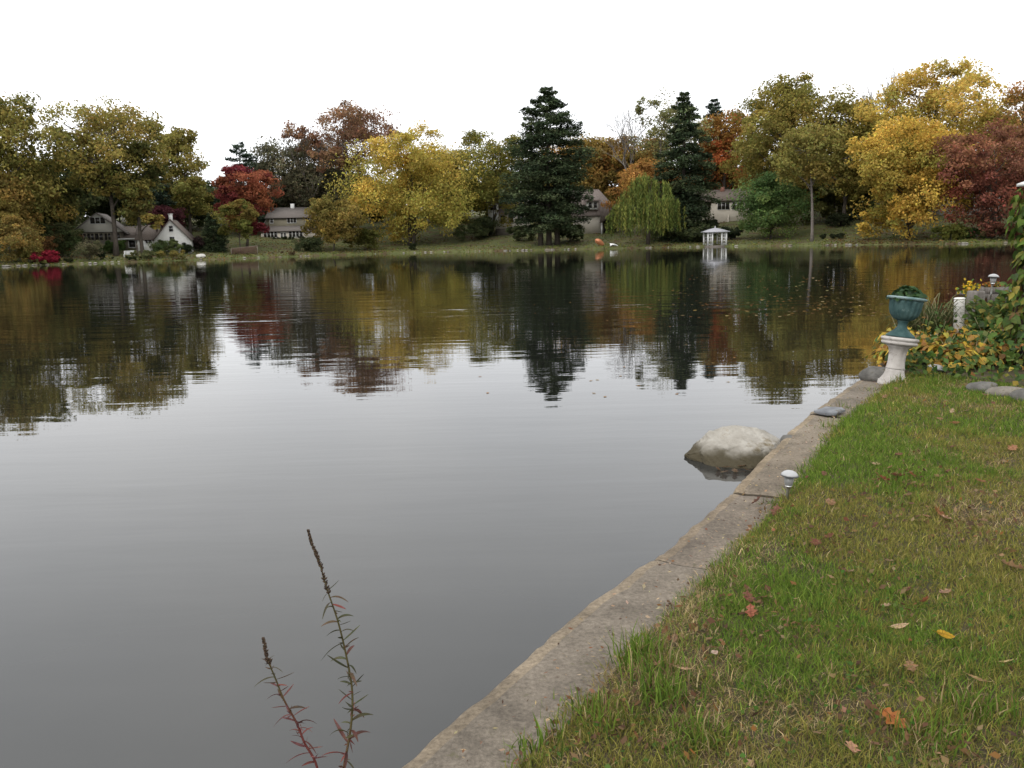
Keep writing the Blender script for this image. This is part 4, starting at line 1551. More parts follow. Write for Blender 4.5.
def lawn_z(x, y):
    u = x - edge_x(y)
    e_ = np.clip((u - .25) / .5, 0, 1)
    return -.05 + .092 * np.clip((u - .22) / .30, 0, 1) + e_ * (.05 * (fbm(x * .7, y * .7, 21, 3) - .5) + .022 * (fbm(x * 4, y * 4, 22, 3) - .5)) + .03 * np.clip(u - 2, 0, 40) ** .9


Z = lawn_z(X, A)
V = np.stack([X, A, Z], -1).reshape(-1, 3)
n, m = A.shape
i = np.arange(n - 1)[:, None] * m
j = np.arange(m - 1)[None, :]
Q = np.stack([i + j, i + j + 1, i + m + j + 1, i + m + j], -1).reshape(-1, 4)
thatch = noise_mat('lawn_thatch', (.035, .026, .015), (.105, .08, .042), 14, .95, .02, 45, c3=(.05, .055, .018), s3=6, th3=.52)
tag(MB().add(V, Q).build('lawn', thatch, smooth=True), kind='structure')

# bed line in front of the garden bed (lawn stops here)
bl = [at_z(868, 379), at_z(905, 381), at_z(960, 385), at_z(1024, 395), at_z(1150, 420)]
bl = np.array(bl)


def bed_y(x):
    return np.interp(x, bl[:, 0], bl[:, 1])


def patches(x, y):
    """lush 0..1, dead 0..1"""
    lush = fbm(x * 1.1, y * 1.1, 41, 4)
    dead = fbm(x * 1.6 + 9, y * 1.6, 42, 4)
    fine = fbm(x * 9, y * 9, 43, 3) * .6 + fbm(x * 24, y * 24, 44, 2) * .4
    u = x - edge_x(y)
    far = np.clip((y - 5.0) / 2.0, 0, 1)
    lush = (lush - .47) * 1.5 + .47 + .12 * far + .03
    dead = (dead - .47) * 1.35 + .47 - .085 - .06 * far + .22 * np.exp(-((u - .45) / .22) ** 2) * np.clip((5.2 - y) / 1.2, 0, 1)
    f2 = fbm(x * 14 + 5, y * 14, 45, 3)
    return np.clip((lush - .36) / .30 + (fine - .5) * 1.9, 0, 1), np.clip((dead - .49) / .24 + (f2 - .5) * 2.2, 0, 1)


def blades(mb, x, y, h, wd, lean, col, z=None):
    n = len(x)
    az = rng.uniform(0, 2 * PI, n)
    ld = np.stack([np.cos(az), np.sin(az)], -1)
    fa = rng.uniform(0, 2 * PI, n)
    sd_ = np.stack([np.cos(fa), np.sin(fa)], -1) * wd[:, None] / 2
    z0 = (lawn_z(x, y) if z is None else z) - .004
    b = np.stack([x, y, z0], -1)
    L = lean * h
    up = np.sqrt(np.maximum(h ** 2 - L ** 2, (h * .15) ** 2))
    mid = b + np.concatenate([ld * (L * .35)[:, None], (up * .6)[:, None]], 1)
    tip = b + np.concatenate([ld * L[:, None], up[:, None]], 1)
    s3 = np.concatenate([sd_, np.zeros((n, 1))], 1)
    V = np.stack([b - s3, b + s3, mid + s3 * .8, mid - s3 * .8, tip], 1).reshape(-1, 3)
    k = np.arange(n)[:, None] * 5
    mb.add(V, k + np.array([[0, 1, 2, 3]]), k + np.array([[3, 2, 4]]), qc=col, tc=col)


G_LUSH = np.array([(.105, .165, .026), (.13, .18, .03), (.075, .125, .022)])
G_MID = np.array([(.17, .165, .04), (.21, .18, .048), (.12, .13, .032)])
G_DRY = np.array([(.27, .205, .10), (.36, .28, .15), (.19, .125, .065), (.13, .08, .045)])

gm = MB()


def sow(y0, y1, dens, h0, h1, wd0, xr):
    area_w = 6.0
    nn = int(dens * (y1 - y0) * area_w)
    y = rng.uniform(y0, y1, nn)
    x = edge_x(y) + .22 + rng.uniform(0, area_w, nn)
    ok = (x < xr * y + 1.2) & (y < bed_y(x) + .55 - .25 * rng.random(nn))
    u = x - edge_x(y)
    ragged = .27 + .14 * (fbm(x * 2.2, y * 2.2, 51, 3) - .35)
    ok &= (u > ragged + rng.uniform(0, .07, nn))
    lush, dead = patches(x, y)
    bald = dead > rng.uniform(.55, 1.9, nn)
    ok &= ~(bald & (rng.random(nn) < .55))
    x, y, lush, dead, u, ragged = [a[ok] for a in (x, y, lush, dead, u, ragged)]
    n = len(x)
    isdry = rng.random(n) < (.11 + .66 * dead)
    c = np.where((rng.random(n) < lush)[:, None], G_LUSH[rng.integers(0, 3, n)], G_MID[rng.integers(0, 3, n)])
    c = np.where(isdry[:, None], G_DRY[rng.choice(4, n, p=[.4, .3, .2, .1])], c)
    c = c * 1.12 * np.exp(rng.normal(0, .25, (n, 1)))
    tuft = fbm(x * 7, y * 7, 61, 2)
    h = rng.uniform(h0, h1, n) * (.42 + .8 * tuft) * (1 + .25 * lush)
    h = np.where((u < ragged + .16) & (rng.random(n) < .35), h * 1.22, h)
    lean = np.clip(rng.beta(2.6, 1.5, n) * 1.05 + isdry * rng.uniform(.1, .5, n), .08, .985)
    blades(gm, x, y, h, rng.uniform(.75, 1.3, n) * wd0, lean, c)


sow(1.5, 3.6, 21000, .028, .065, .0030, .62)
sow(3.6, 6.0, 13500, .028, .062, .0037, .62)
sow(6.0, 10.6, 7500, .03, .065, .0052, .62)
# bigger tufts
for (px_, py_, k, hh) in [(635, 660, 150, .16), (655, 680, 90, .13), (665, 705, 160, .13), (600, 725, 90, .11), (540, 745, 90, .10), (700, 745, 130, .1), (800, 470, 50, .12),
                          (980, 720, 160, .1), (930, 745, 120, .1), (560, 700, 60, .08), (825, 425, 60, .14), (870, 388, 60, .12), (900, 384, 90, .13), (935, 386, 90, .12), (842, 405, 60, .12), (770, 500, 60, .09)]:
    p = at_z(px_, py_, .02)
    x = p[0] + rng.normal(0, .05, k)
    y = p[1] + rng.normal(0, .05, k)
    c = np.where((rng.random(k) < .8)[:, None], G_LUSH[rng.integers(0, 3, k)], G_DRY[rng.integers(0, 3, k)]) * np.exp(rng.normal(0, .2, (k, 1)))
    blades(gm, x, y, hh * rng.uniform(.5, 1.1, k), np.full(k, .0055), rng.uniform(.1, .9, k), c)
tag(gm.build('grass', M['grass']), 'green lawn grass with dry straw patches beside the lake wall', 'grass', kind='stuff')

# small round weed leaves and leaf crumbs in the turf
wm = MB()
nn = 9000
y = rng.uniform(1.6, 5.5, nn)
x = edge_x(y) + .4 + rng.uniform(0, 4.5, nn)
pat = fbm(x * 1.3 + 3, y * 1.3, 71, 3)
ok = (x < .62 * y + .8) & (pat > .54)
x, y = x[ok], y[ok]
n = len(x)
C = np.stack([x, y, lawn_z(x, y) + rng.uniform(.012, .045, n)], -1)
sz = rng.uniform(.010, .022, n)
wc = np.array([(.05, .095, .02), (.065, .11, .025), (.09, .10, .03)])[rng.integers(0, 3, n)]
wm.cards(C, rng.normal(size=(n, 3)) * .5 + [0, 0, 1], sz, sz * .9, jitter(wc, n))
tag(wm.build('clover', M['grass']), 'small round leaved weeds creeping through the lawn', 'weeds', kind='stuff')
lm = MB()
nn = 5200
y = rng.uniform(1.6, 10, nn)
x = edge_x(y) + .3 + rng.uniform(0, 5, nn)
lush, dead = patches(x, y)
ok = (x < .62 * y + .8) & (rng.random(nn) < .12 + .8 * dead) & (y < bed_y(x) - .1)
x, y = x[ok], y[ok]
n = len(x)
C = np.stack([x, y, lawn_z(x, y) + rng.uniform(.008, .04, n)], -1)
sz = rng.uniform(.012, .042, n)
wc = np.array([(.17, .085, .04), (.11, .055, .032), (.26, .17, .10), (.20, .10, .035), (.08, .05, .035)])[rng.integers(0, 5, n)]
lm.cards(C, rng.normal(size=(n, 3)) * .5 + [0, 0, 1], sz, sz * rng.uniform(.25, .8, n), jitter(wc, n))
for (qx, qy, qn, qr) in [(900, 480, 130, .17), (765, 506, 90, .13), (845, 516, 110, .22), (938, 519, 90, .14), (752, 612, 80, .10), (822, 545, 60, .10), (985, 545, 60, .12),
                         (600, 730, 120, .12), (900, 720, 70, .12), (770, 640, 60, .12), (690, 640, 60, .1), (880, 590, 50, .12), (940, 760, 80, .1), (975, 480, 60, .2)]:
    q = at_z(qx, qy, .04)
    qx_ = q[0] + rng.normal(0, qr, qn)
    qy_ = q[1] + rng.normal(0, qr * 1.3, qn)
    C = np.stack([qx_, qy_, lawn_z(qx_, qy_) + rng.uniform(.015, .04, qn)], -1)
    sz = rng.uniform(.012, .04, qn)
    wc = np.array([(.13, .075, .042), (.09, .055, .034), (.2, .135, .075), (.15, .085, .042)])[rng.integers(0, 4, qn)]
    lm.cards(C, rng.normal(size=(qn, 3)) * .5 + [0, 0, 1], sz, sz * rng.uniform(.25, .8, qn), jitter(wc, qn))
nn = 900
y = rng.uniform(1.6, 9, nn)
u_ = .36 - rng.random(nn) ** 1.7 * .30
x = edge_x(y) + u_
C = np.stack([x, y, np.full(nn, .026) + np.clip(u_ - .36, 0, 1) * .2], -1)
sz = rng.uniform(.006, .026, nn)
wc = np.array([(.17, .085, .05), (.30, .22, .13), (.09, .055, .04), (.33, .25, .16)])[rng.integers(0, 4, nn)]
lm.cards(C, rng.normal(size=(nn, 3)) * .25 + [0, 0, 1], sz, sz * rng.uniform(.15, .8, nn), jitter(wc, nn))
tag(lm.build('leaf_crumbs', M['grass']), 'brown crumbled leaf litter scattered through the grass', 'leaf litter', kind='stuff')


# ------------------------------------------------------------------ fallen leaves (single ones)
def dead_leaf(px_, py_, L, col, label, group=None, lobes=True, lift=.03, rz=None, curl=1.0, z=None, wid=.62):
    p = at_z(px_, py_, .04 if z is None else z)
    L = L * .8
    curl = curl * .55
    n = 15
    m = 5
    t = np.linspace(0, 1, n)
    half = np.sin(PI * t ** .8) ** .8 * L * wid / 2 * (1 + (.42 * np.sin(t * 6 * PI) if lobes else 0)) + L * .008
    uu = np.linspace(-1, 1, m)
    V = np.zeros((n, m, 3))
    V[:, :, 0] = (t * L - L / 2)[:, None] + (np.abs(uu) * L * .04)[None, :]
    V[:, :, 1] = half[:, None] * uu[None, :]
    V[:, :, 2] = (uu ** 2)[None, :] * half[:, None] * .55 * curl + (((t - .5) ** 2) * L * .9 * curl)[:, None] + rng.normal(0, L * .012, (n, m))
    i = np.arange(n - 1)[:, None] * m
    j = np.arange(m - 1)[None, :]
    Q = np.stack([i + j, i + m + j, i + m + j + 1, i + j + 1], -1).reshape(-1, 4)
    mb = MB().add(V.reshape(-1, 3), Q, qc=jitter(np.array(col), len(Q), .16))
    mb.tube([[-L * .72, 0, L * .3 * curl], [-L * .5, 0, L * .22 * curl], [L * .45, 0, L * .17 * curl]], [L * .012, L * .014, L * .006], 4, c=np.array(col) * .6)
    o = mb.build('fallen_leaf', M['bigleaf'], None, True)
    zz_ = (float(lawn_z(p[0], p[1])) if z is None else z) + lift
    o.location = (p[0], p[1], zz_)
    o.rotation_euler = (rng.normal(0, .38), rng.normal(0, .38), rng.uniform(0, 6.28) if rz is None else rz)
    tag(o, label, 'leaf', group or 'fallen leaves on the lawn')


TAN = (.42, .27, .15)
dead_leaf(1012, 572, .13, (.30, .19, .10), 'largest curled tan oak leaf at the right edge of the lawn', rz=-.7, wid=.7)
dead_leaf(978, 689, .085, (.45, .31, .15), 'curled buff leaf with a dark underside, low on the right of the lawn', rz=-.6, lobes=False, wid=.4)
dead_leaf(944, 643, .085, (.38, .22, .02), 'yellow ochre leaf lying on the lawn at right', rz=-.15, lobes=False)
dead_leaf(893, 727, .10, (.32, .12, .035), 'orange brown lobed leaf near the bottom of the lawn', rz=-.9)
dead_leaf(851, 757, .075, (.36, .2, .12), 'pinkish tan leaf at the bottom edge of the lawn', rz=1.3)
dead_leaf(899, 633, .085, (.42, .29, .17), 'thin pale tan leaf left of the yellow ochre one', rz=-.3, lobes=False, wid=.3)
dead_leaf(1006, 669, .06, (.45, .34, .16), 'small straw coloured leaf between the buff leaf and the lawn edge', rz=-.4, lobes=False, wid=.4)
dead_leaf(815, 547, .085, (.14, .06, .035), 'dark red brown leaf in the dry patch near the wall, left one of two', rz=1.2)
dead_leaf(829, 541, .08, (.13, .055, .03), 'dark red brown leaf in the dry patch near the wall, right one of two', rz=.6)
dead_leaf(851, 576, .06, (.42, .3, .2), 'small pale leaf standing in the middle of the lawn', rz=1.0, lobes=False)
dead_leaf(748, 604, .08, (.17, .07, .045), 'dark curled leaf in the dry grass beside the wall', rz=1.5)
dead_leaf(751, 619, .075, (.26, .09, .05), 'rusty leaf just below the dark curled one beside the wall', rz=1.4)
dead_leaf(657, 673, .065, (.28, .16, .09), 'pinkish brown leaf next to the green tuft at the wall edge', rz=.2)
dead_leaf(682, 677, .10, (.42, .28, .16), 'thin tan leaf lying like a stick near the tuft', rz=-.05, lobes=False, wid=.16)
dead_leaf(714, 661, .045, (.36, .27, .2), 'tiny grey tan leaf right of the tuft', rz=.7, lobes=False)
dead_leaf(925, 606, .07, (.22, .08, .04), 'russet leaf above the yellow ochre one', rz=1.4)
dead_leaf(945, 598, .07, (.26, .16, .10), 'dull pink brown leaf above the yellow ochre one', rz=.3)
dead_leaf(938, 517, .11, (.24, .11, .045), 'largest reddish leaf in the heap at the right middle of the lawn', rz=.1, curl=1.4)
dead_leaf(926, 520, .07, (.4, .24, .14), 'tan leaf left in the heap at the right middle of the lawn', rz=.8)
dead_leaf(946, 521, .07, (.42, .27, .17), 'tan leaf right in the heap at the right middle of the lawn', rz=-.8)
dead_leaf(955, 426, .13, (.36, .19, .09), 'brown leaf standing upright in the far green grass', rz=1.2)
dead_leaf(980, 486, .10, (.36, .18, .10), 'orange tan leaf in the green grass at the right', rz=.4)
dead_leaf(1012, 453, .10, (.3, .15, .08), 'brown leaf at the right edge below the bed stones', rz=.4)
dead_leaf(898, 480, .12, (.16, .075, .045), 'dark red leaf in the brown patch in the middle of the lawn', rz=.1)
dead_leaf(912, 479, .09, (.3, .11, .06), 'red brown leaf at the right end of the brown patch', rz=.5)
dead_leaf(884, 483, .09, (.24, .09, .05), 'red brown leaf at the left end of the brown patch', rz=-.3)
dead_leaf(757, 504, .09, (.11, .06, .042), 'dark leaf on the wall right under the near path light', rz=.2, z=.02, lift=.02)
dead_leaf(776, 510, .09, (.16, .075, .045), 'reddish leaf in the grass under the near path light', rz=.9)
for k in range(34):
    y_ = rng.uniform(2.4, 8.5)
    x_ = float(edge_x(y_)) + .5 + rng.random() * (.6 * y_ - float(edge_x(y_)) - .5)
    d = np.array([x_, y_, .04]) - CAM
    w_ = np.array([d @ _R, d @ _U, d @ _f])
    dead_leaf(512 + FPX * w_[0] / w_[2], 384 - FPX * w_[1] / w_[2], rng.uniform(.045, .075), [(.24, .14, .075), (.15, .075, .045), (.33, .235, .14), (.19, .115, .065)][k % 4],
              'small curled brown leaf lying on the lawn', 'small brown leaves on the lawn', lobes=k % 2 == 0, lift=.025)

# ------------------------------------------------------------------ boulder in the water
def boulder_mat():
    m = noise_mat('granite', (.24, .22, .185), (.41, .385, .34), 4.5, .9, .02, 18, c3=(.19, .155, .10), s3=3.4, th3=.54, spec=.2)
    nt = m.node_tree
    b = [n for n in nt.nodes if n.type == 'BSDF_PRINCIPLED'][0]
    src = b.inputs['Base Color'].links[0].from_socket
    tc = N(nt, 'ShaderNodeTexCoord')
    sp = N(nt, 'ShaderNodeSeparateXYZ')
    nt.links.new(tc.outputs['Object'], sp.inputs[0])
    n = N(nt, 'ShaderNodeTexNoise', Scale=7.0, Detail=5.0)
    nt.links.new(tc.outputs['Object'], n.inputs['Vector'])
    ad = N(nt, 'ShaderNodeMath', operation='MULTIPLY_ADD')
    nt.links.new(n.outputs['Fac'], ad.inputs[0])
    ad.inputs[1].default_value = -.12
    nt.links.new(sp.outputs['Z'], ad.inputs[2])
    mr = N(nt, 'ShaderNodeMapRange', interpolation_type='SMOOTHSTEP')
    mr.inputs['From Min'].default_value = .0
    mr.inputs['From Max'].default_value = .11
    nt.links.new(ad.outputs[0], mr.inputs['Value'])
    mx = N(nt, 'ShaderNodeMix', data_type='RGBA')
    nt.links.new(mr.outputs[0], mx.inputs[0])
    mx.inputs[6].default_value = (.06, .05, .03, 1)
    nt.links.new(src, mx.inputs[7])
    nt.links.new(mx.outputs[2], b.inputs['Base Color'])
    return m


p = at_z(735, 466, WATER)
mb = MB()
import bmesh
bm = bmesh.new()
BP = [(-1, .0, .08), (-.50, .12, .80), (-.12, .18, 1.0), (.42, .12, .95), (.84, .05, .58), (1, 0, .0),
      (-.60, -.70, .0), (.05, -1.0, .02), (.72, -.75, .08), (-.66, -.34, .34), (.06, -.66, .44), (.58, -.48, .56),
      (-.4, .72, .5), (.4, .8, .55), (-.82, .5, 0), (.85, .6, 0),
      (-.7, -.6, -.6), (0, -.9, -.6), (.75, -.6, -.6), (.8, .6, -.6), (0, .9, -.6), (-.8, .6, -.6)]
for q in BP:
    bm.verts.new(q)
bmesh.ops.convex_hull(bm, input=bm.verts[:])
bmesh.ops.triangulate(bm, faces=bm.faces[:])
for q in range(5):
    bmesh.ops.subdivide_edges(bm, edges=bm.edges[:], cuts=1, use_grid_fill=True)
    bmesh.ops.triangulate(bm, faces=bm.faces[:])
    if q in (9,):
        bmesh.ops.smooth_vert(bm, verts=bm.verts[:], factor=.5, use_axis_x=True, use_axis_y=True, use_axis_z=True)
bm.verts.index_update()
V = np.array([v.co[:] for v in bm.verts])
F = [[v.index for v in f.verts] for f in bm.faces]
bm.free()
nr_ = V / np.linalg.norm(V, axis=1, keepdims=True)
dsp = (fbm(V[:, 0] * 2.5 + V[:, 2] + 20, V[:, 1] * 2.5 - V[:, 2] + 20, 5, 5) - .5) * .12 + (fbm(V[:, 0] * 9 + V[:, 2] * 5 + 20, V[:, 1] * 9 - V[:, 2] * 6 + 20, 6, 5) - .5) * .10
# a couple of shallow fracture lines
for (n_, d_, dp) in [((.5, -.3, .8), .35, .022), ((-.75, -.2, .62), .12, .018), ((.2, .9, .4), -.25, .016)]:
    n_ = np.array(n_) / np.linalg.norm(n_)
    e_ = V @ n_ - d_ + (fbm(V[:, 0] * 4 + 9, V[:, 1] * 4 + V[:, 2] * 3 + 9, 8, 3) - .5) * .25
    dsp = dsp - dp * np.exp(-(e_ / .025) ** 2)
V = V + nr_ * dsp[:, None]
V = V / np.array([abs(V[:, 0]).max(), abs(V[:, 1]).max(), V[:, 2].max()])
bY = p[1] + .34
bx0, bx1 = at_d(682, 452, bY)[0], at_d(790, 447, bY)[0]
ztop = at_d(745, 425, bY + .1)[2]
zc = WATER + .0
V = V * np.array([(bx1 - bx0) / 2, .46, ztop - zc])
mb.add(V, None, F)
o = mb.build('boulder', boulder_mat(), None, False, ((bx0 + bx1) / 2, bY, zc))
tag(o, 'big pale granite boulder standing in the water against the wall', 'boulder')
# leaves washed up against the boulder
for k, (px_, py_) in enumerate([(718, 470), (727, 468), (735, 472), (742, 467), (748, 471), (724, 473)]):
    q = at_z(px_, py_, WATER + .02)
    dead_leaf(px_, py_, .10, [(.24, .15, .09), (.17, .10, .06), (.30, .21, .14)][k % 3], 'sodden brown leaf washed up between the boulder and the wall', 'leaves washed up at the boulder', z=WATER + .01, lift=.01, curl=.5)


# ------------------------------------------------------------------ small stones and slab on the wall
def stone(label, px_, py_, z, R, mat, flat=.5, seed=1, stretch=(1, 1, 1), rz=0.0, name='stone', group=None):
    p = at_z(px_, py_, z)
    mb = MB()
    rock_mesh(mb, R, 4, .2, flat, seed, stretch)
    o = mb.build(name, mat, None, True, (p[0], p[1], z + R * flat * .35))
    o.rotation_euler = (0, 0, rz)
    tag(o, label, 'stone', group)
    return o


bluestone = noise_mat('bluestone', (.08, .083, .09), (.22, .225, .235), 7, .7, .012, 18, c3=(.10, .09, .075), s3=5, th3=.55)
greystone = noise_mat('field_stone', (.075, .072, .065), (.19, .18, .165), 5, .95, .02, 14, c3=(.09, .08, .05), s3=6, th3=.55, spec=.1)
palestone = noise_mat('pale_field_stone', (.13, .115, .095), (.25, .225, .19), 5, .95, .02, 14, c3=(.1, .09, .055), s3=6, th3=.55, spec=.1)
p = at_z(830, 412, .02)
mb = MB()
ang = np.linspace(0, 2 * PI, 11)[:-1]
rr = np.array([.17, .14, .18, .13, .18, .15, .16, .19, .13, .17]) * .76
top_ = [[math.cos(a) * r_ * 1.05, math.sin(a) * r_ * .8] for a, r_ in zip(ang, rr)]
V = [[a, b, .0] for a, b in top_] + [[a * 1.03, b * 1.03, .018] for a, b in top_] + [[a * .95, b * .95, .025] for a, b in top_]
n = 10
Q = [[l * n + k, l * n + (k + 1) % n, (l + 1) * n + (k + 1) % n, (l + 1) * n + k] for l in (0, 1) for k in range(n)]
mb.add(V + [[0, 0, .027]], Q, [[20 + k, 20 + (k + 1) % n, 30] for k in range(n)])
o = mb.build('flat_stone', bluestone, None, False, (p[0], p[1], .018))
o.rotation_euler = (.03, -.05, .4)
tag(o, 'flat blue grey stone slab lying on the wall', 'stone')
stone('rounded dark grey stone on the wall end left of the pedestal', 876, 379, .0, .18, greystone, .55, 12)
stone('grey stone edging the bed, left one of the pair under the vine', 982, 390, .05, .15, greystone, .42, 13, (1.05, .7, 1), .2)
stone('pale brown stone edging the bed, right of the grey one under the vine', 1007, 395, .05, .14, palestone, .42, 14, (1.2, .7, 1), -.2)
stone('grey stone edging the bed at the very right of the photo', 1034, 400, .05, .16, greystone, .5, 15, (1.2, .8, 1), -.3)
stone('small dark stone wedged at the right of the boulder', 788, 443, -.06, .06, greystone, .8, 16)


# ------------------------------------------------------------------ path lights
chrome, nt, out = new_mat('brushed_steel')
b = N(nt, 'ShaderNodeBsdfPrincipled', Roughness=.32, Metallic=1.0)
b.inputs['Base Color'].default_value = (.55, .55, .54, 1)
tcn = N(nt, 'ShaderNodeTexCoord')
nn_ = N(nt, 'ShaderNodeTexNoise', Scale=60.0)
nt.links.new(tcn.outputs['Object'], nn_.inputs['Vector'])
mr = N(nt, 'ShaderNodeMapRange')
mr.inputs['To Min'].default_value = .2
mr.inputs['To Max'].default_value = .5
nt.links.new(nn_.outputs['Fac'], mr.inputs['Value'])
nt.links.new(mr.outputs[0], b.inputs['Roughness'])
nt.links.new(b.outputs[0], out.inputs[0])
lens, nt, out = new_mat('frosted_lens')
b = N(nt, 'ShaderNodeBsdfPrincipled', Roughness=.3)
b.inputs['Base Color'].default_value = (.24, .24, .235, 1)
b.inputs['Transmission Weight'].default_value = .35
nt.links.new(b.outputs[0], out.inputs[0])
M['pvc'] = noise_mat('aged_white_pipe', (.5, .48, .45), (.66, .64, .6), 5, .6, c3=(.36, .34, .3), s3=4, th3=.58)
capmat = solid('white_cap', (.34, .34, .34), .3, var=.04)

pl = empty('path_light', (0, 0, 0), 'small steel path light with a white domed cap on the lawn edge by the wall', 'lamp', 'garden path lights')
MB().lathe([(.062, .222), (.066, .226), (.064, .234), (.050, .248), (.030, .258), (.010, .263), (.001, .2635)], 28).build('cap', capmat, pl, True)
MB().lathe([(.005, .212), (.040, .213), (.069, .217), (.071, .221), (.066, .2255)], 28).build('rim', solid('dark_metal', (.06, .06, .06), .35), pl, True)
MB().lathe([(.028, .140), (.033, .150), (.040, .2155)], 24).build('lens', lens, pl, True)
MB().lathe([(.009, -.08), (.011, .0), (.012, .10), (.020, .125), (.029, .1395)], 16).build('stake', chrome, pl, True)
p = at_z(787, 494, .03)
k_ = p[1] / FPX
pl.location = (p[0], p[1], -.02)
pl.rotation_euler = (0, math.radians(4), 0)
pl.scale = (.74, .74, .74)
p = at_d(991, 297, 11.6)
o = dup(pl, p + np.array([0, 0, .05]), 0.0, 'white capped path light standing on the deck behind the garden bed', 1.0)
p = at_d(925, 384, 9.15)
o = dup(pl, (p[0], p[1] - .15, -.135), 0.0, 'white capped path light sunk low between the yellow leaves by the pedestal', (1.45, 1.45, 1.0))
o.rotation_euler = (0.1, .16, 0)

# ------------------------------------------------------------------ pedestal and urn
stonewhite = noise_mat('cast_white_stone', (.30, .275, .25), (.47, .44, .41), 4, .9, .008, 40, c3=(.20, .18, .155), s3=7, th3=.57)
PB = at_z(893, 381, .02)
ps = PB[1] / FPX
ped = empty('pedestal', (PB[0], PB[1], .0), 'white stone pedestal with a fluted waist leaning to the right', 'pedestal')
hp = 46 * ps
u = ps
MB().lathe([(15.2 * u, -.05), (15.0 * u, .03 * 1), (14.2 * u, 2.5 * u), (12.5 * u, 5 * u), (10.5 * u, 8 * u), (9.3 * u, 12 * u), (9.0 * u, 14.5 * u)], 48, (8, .10, -.1, 14 * u)).build('base', stonewhite, ped, True)
MB().lathe([(9.2 * u, 14.6 * u), (9.3 * u, 15.4 * u), (8.8 * u, 16.2 * u), (8.4 * u, 22 * u), (8.6 * u, 30 * u), (9.8 * u, 36 * u), (12.5 * u, 38.5 * u)], 48, (8, .10, 16.5 * u, 37 * u)).build('shaft', stonewhite, ped, True)
MB().lathe([(12.5 * u, 38.55 * u), (16.0 * u, 39.2 * u), (17.2 * u, 40.4 * u), (17.2 * u, 42 * u), (15.8 * u, 42.8 * u), (17.6 * u, 43.6 * u), (18.2 * u, 45 * u), (17.4 * u, 46.2 * u), (14 * u, 46.8 * u), (.01, 46.9 * u)], 48).build('top_plate', stonewhite, ped, True)
ped.rotation_euler = (0, math.radians(7.5), .3)
verd = noise_mat('verdigris', (.022, .05, .05), (.06, .105, .10), 9, .75, .004, 30, c3=(.12, .17, .16), s3=7, th3=.6, spec=.15)
top_pt = Vector(ped.location) + Matrix.Rotation(.3, 3, 'Z') @ (Matrix.Rotation(math.radians(7.5), 3, 'Y') @ Vector((0, 0, 46.95 * u)))
urn = empty('garden_urn', top_pt, 'blue green fluted garden urn standing on the white pedestal', 'urn')
MB().lathe([(13.6 * u, 0.05 * u), (14 * u, .6 * u), (13.4 * u, 1.8 * u), (10.5 * u, 4.2 * u), (7 * u, 7 * u), (4.8 * u, 10 * u), (4.3 * u, 13 * u), (5.2 * u, 15.5 * u), (6.0 * u, 16.4 * u)], 48, (14, .07, 2 * u, 9 * u)).build('foot', verd, urn, True)
MB().lathe([(5.8 * u, 16.5 * u), (10 * u, 18.5 * u), (13.6 * u, 22.5 * u), (15.3 * u, 28 * u), (15.8 * u, 34 * u), (16.2 * u, 37 * u)], 64, (16, .10, 17 * u, 35 * u)).build('bowl', verd, urn, True)
rimmat = noise_mat('verdigris_rim', (.10, .17, .17), (.24, .30, .30), 9, .7, spec=.15)
MB().lathe([(16.2 * u, 37.1 * u), (18 * u, 37.6 * u), (18.9 * u, 38.8 * u), (18.5 * u, 40 * u), (17.0 * u, 40.2 * u), (15.4 * u, 38.4 * u), (14.6 * u, 36.5 * u), (.01, 36.4 * u)], 48).build('rim', rimmat, urn, True)
urn.rotation_euler = (0, math.radians(8.5), .3)

# broad-leaved plant in the urn
plant = empty('urn_plant', Vector(top_pt) + Vector((math.sin(math.radians(8)) * 37 * u, .02, 36.6 * u)), 'low mound of dark green rounded leaves growing in the urn', 'plant')
mb = MB()
mb2 = MB()
n = 190
for k in range(n):
    a = rng.uniform(0, 2 * PI)
    q = rng.random() ** .6
    rr_ = 17.5 * u * q
    c = np.array([math.cos(a) * rr_, math.sin(a) * rr_, (9.5 * u) * (1 - q ** 1.6) + rng.uniform(1.5, 5.0) * u])
    mb2.tube([[c[0] * .2, c[1] * .2, 0], c * [.8, .8, .8], c], .0025, 3, c=(.05, .08, .03), cap=False)
    s_ = rng.uniform(5.5, 9.0) * u
    nn_ = np.array([math.cos(a) * q, math.sin(a) * q, 1.1]) + rng.normal(0, .3, 3)
    mb.cards(np.array([c]), np.array([nn_]), s_, s_ * .8, jitter(np.array([(.03, .065, .022), (.045, .09, .03), (.025, .05, .022)][k % 3]), 1))
mb2.build('stems', M['bigleaf'], plant)
mb.build('leaves', M['bigleaf'], plant)


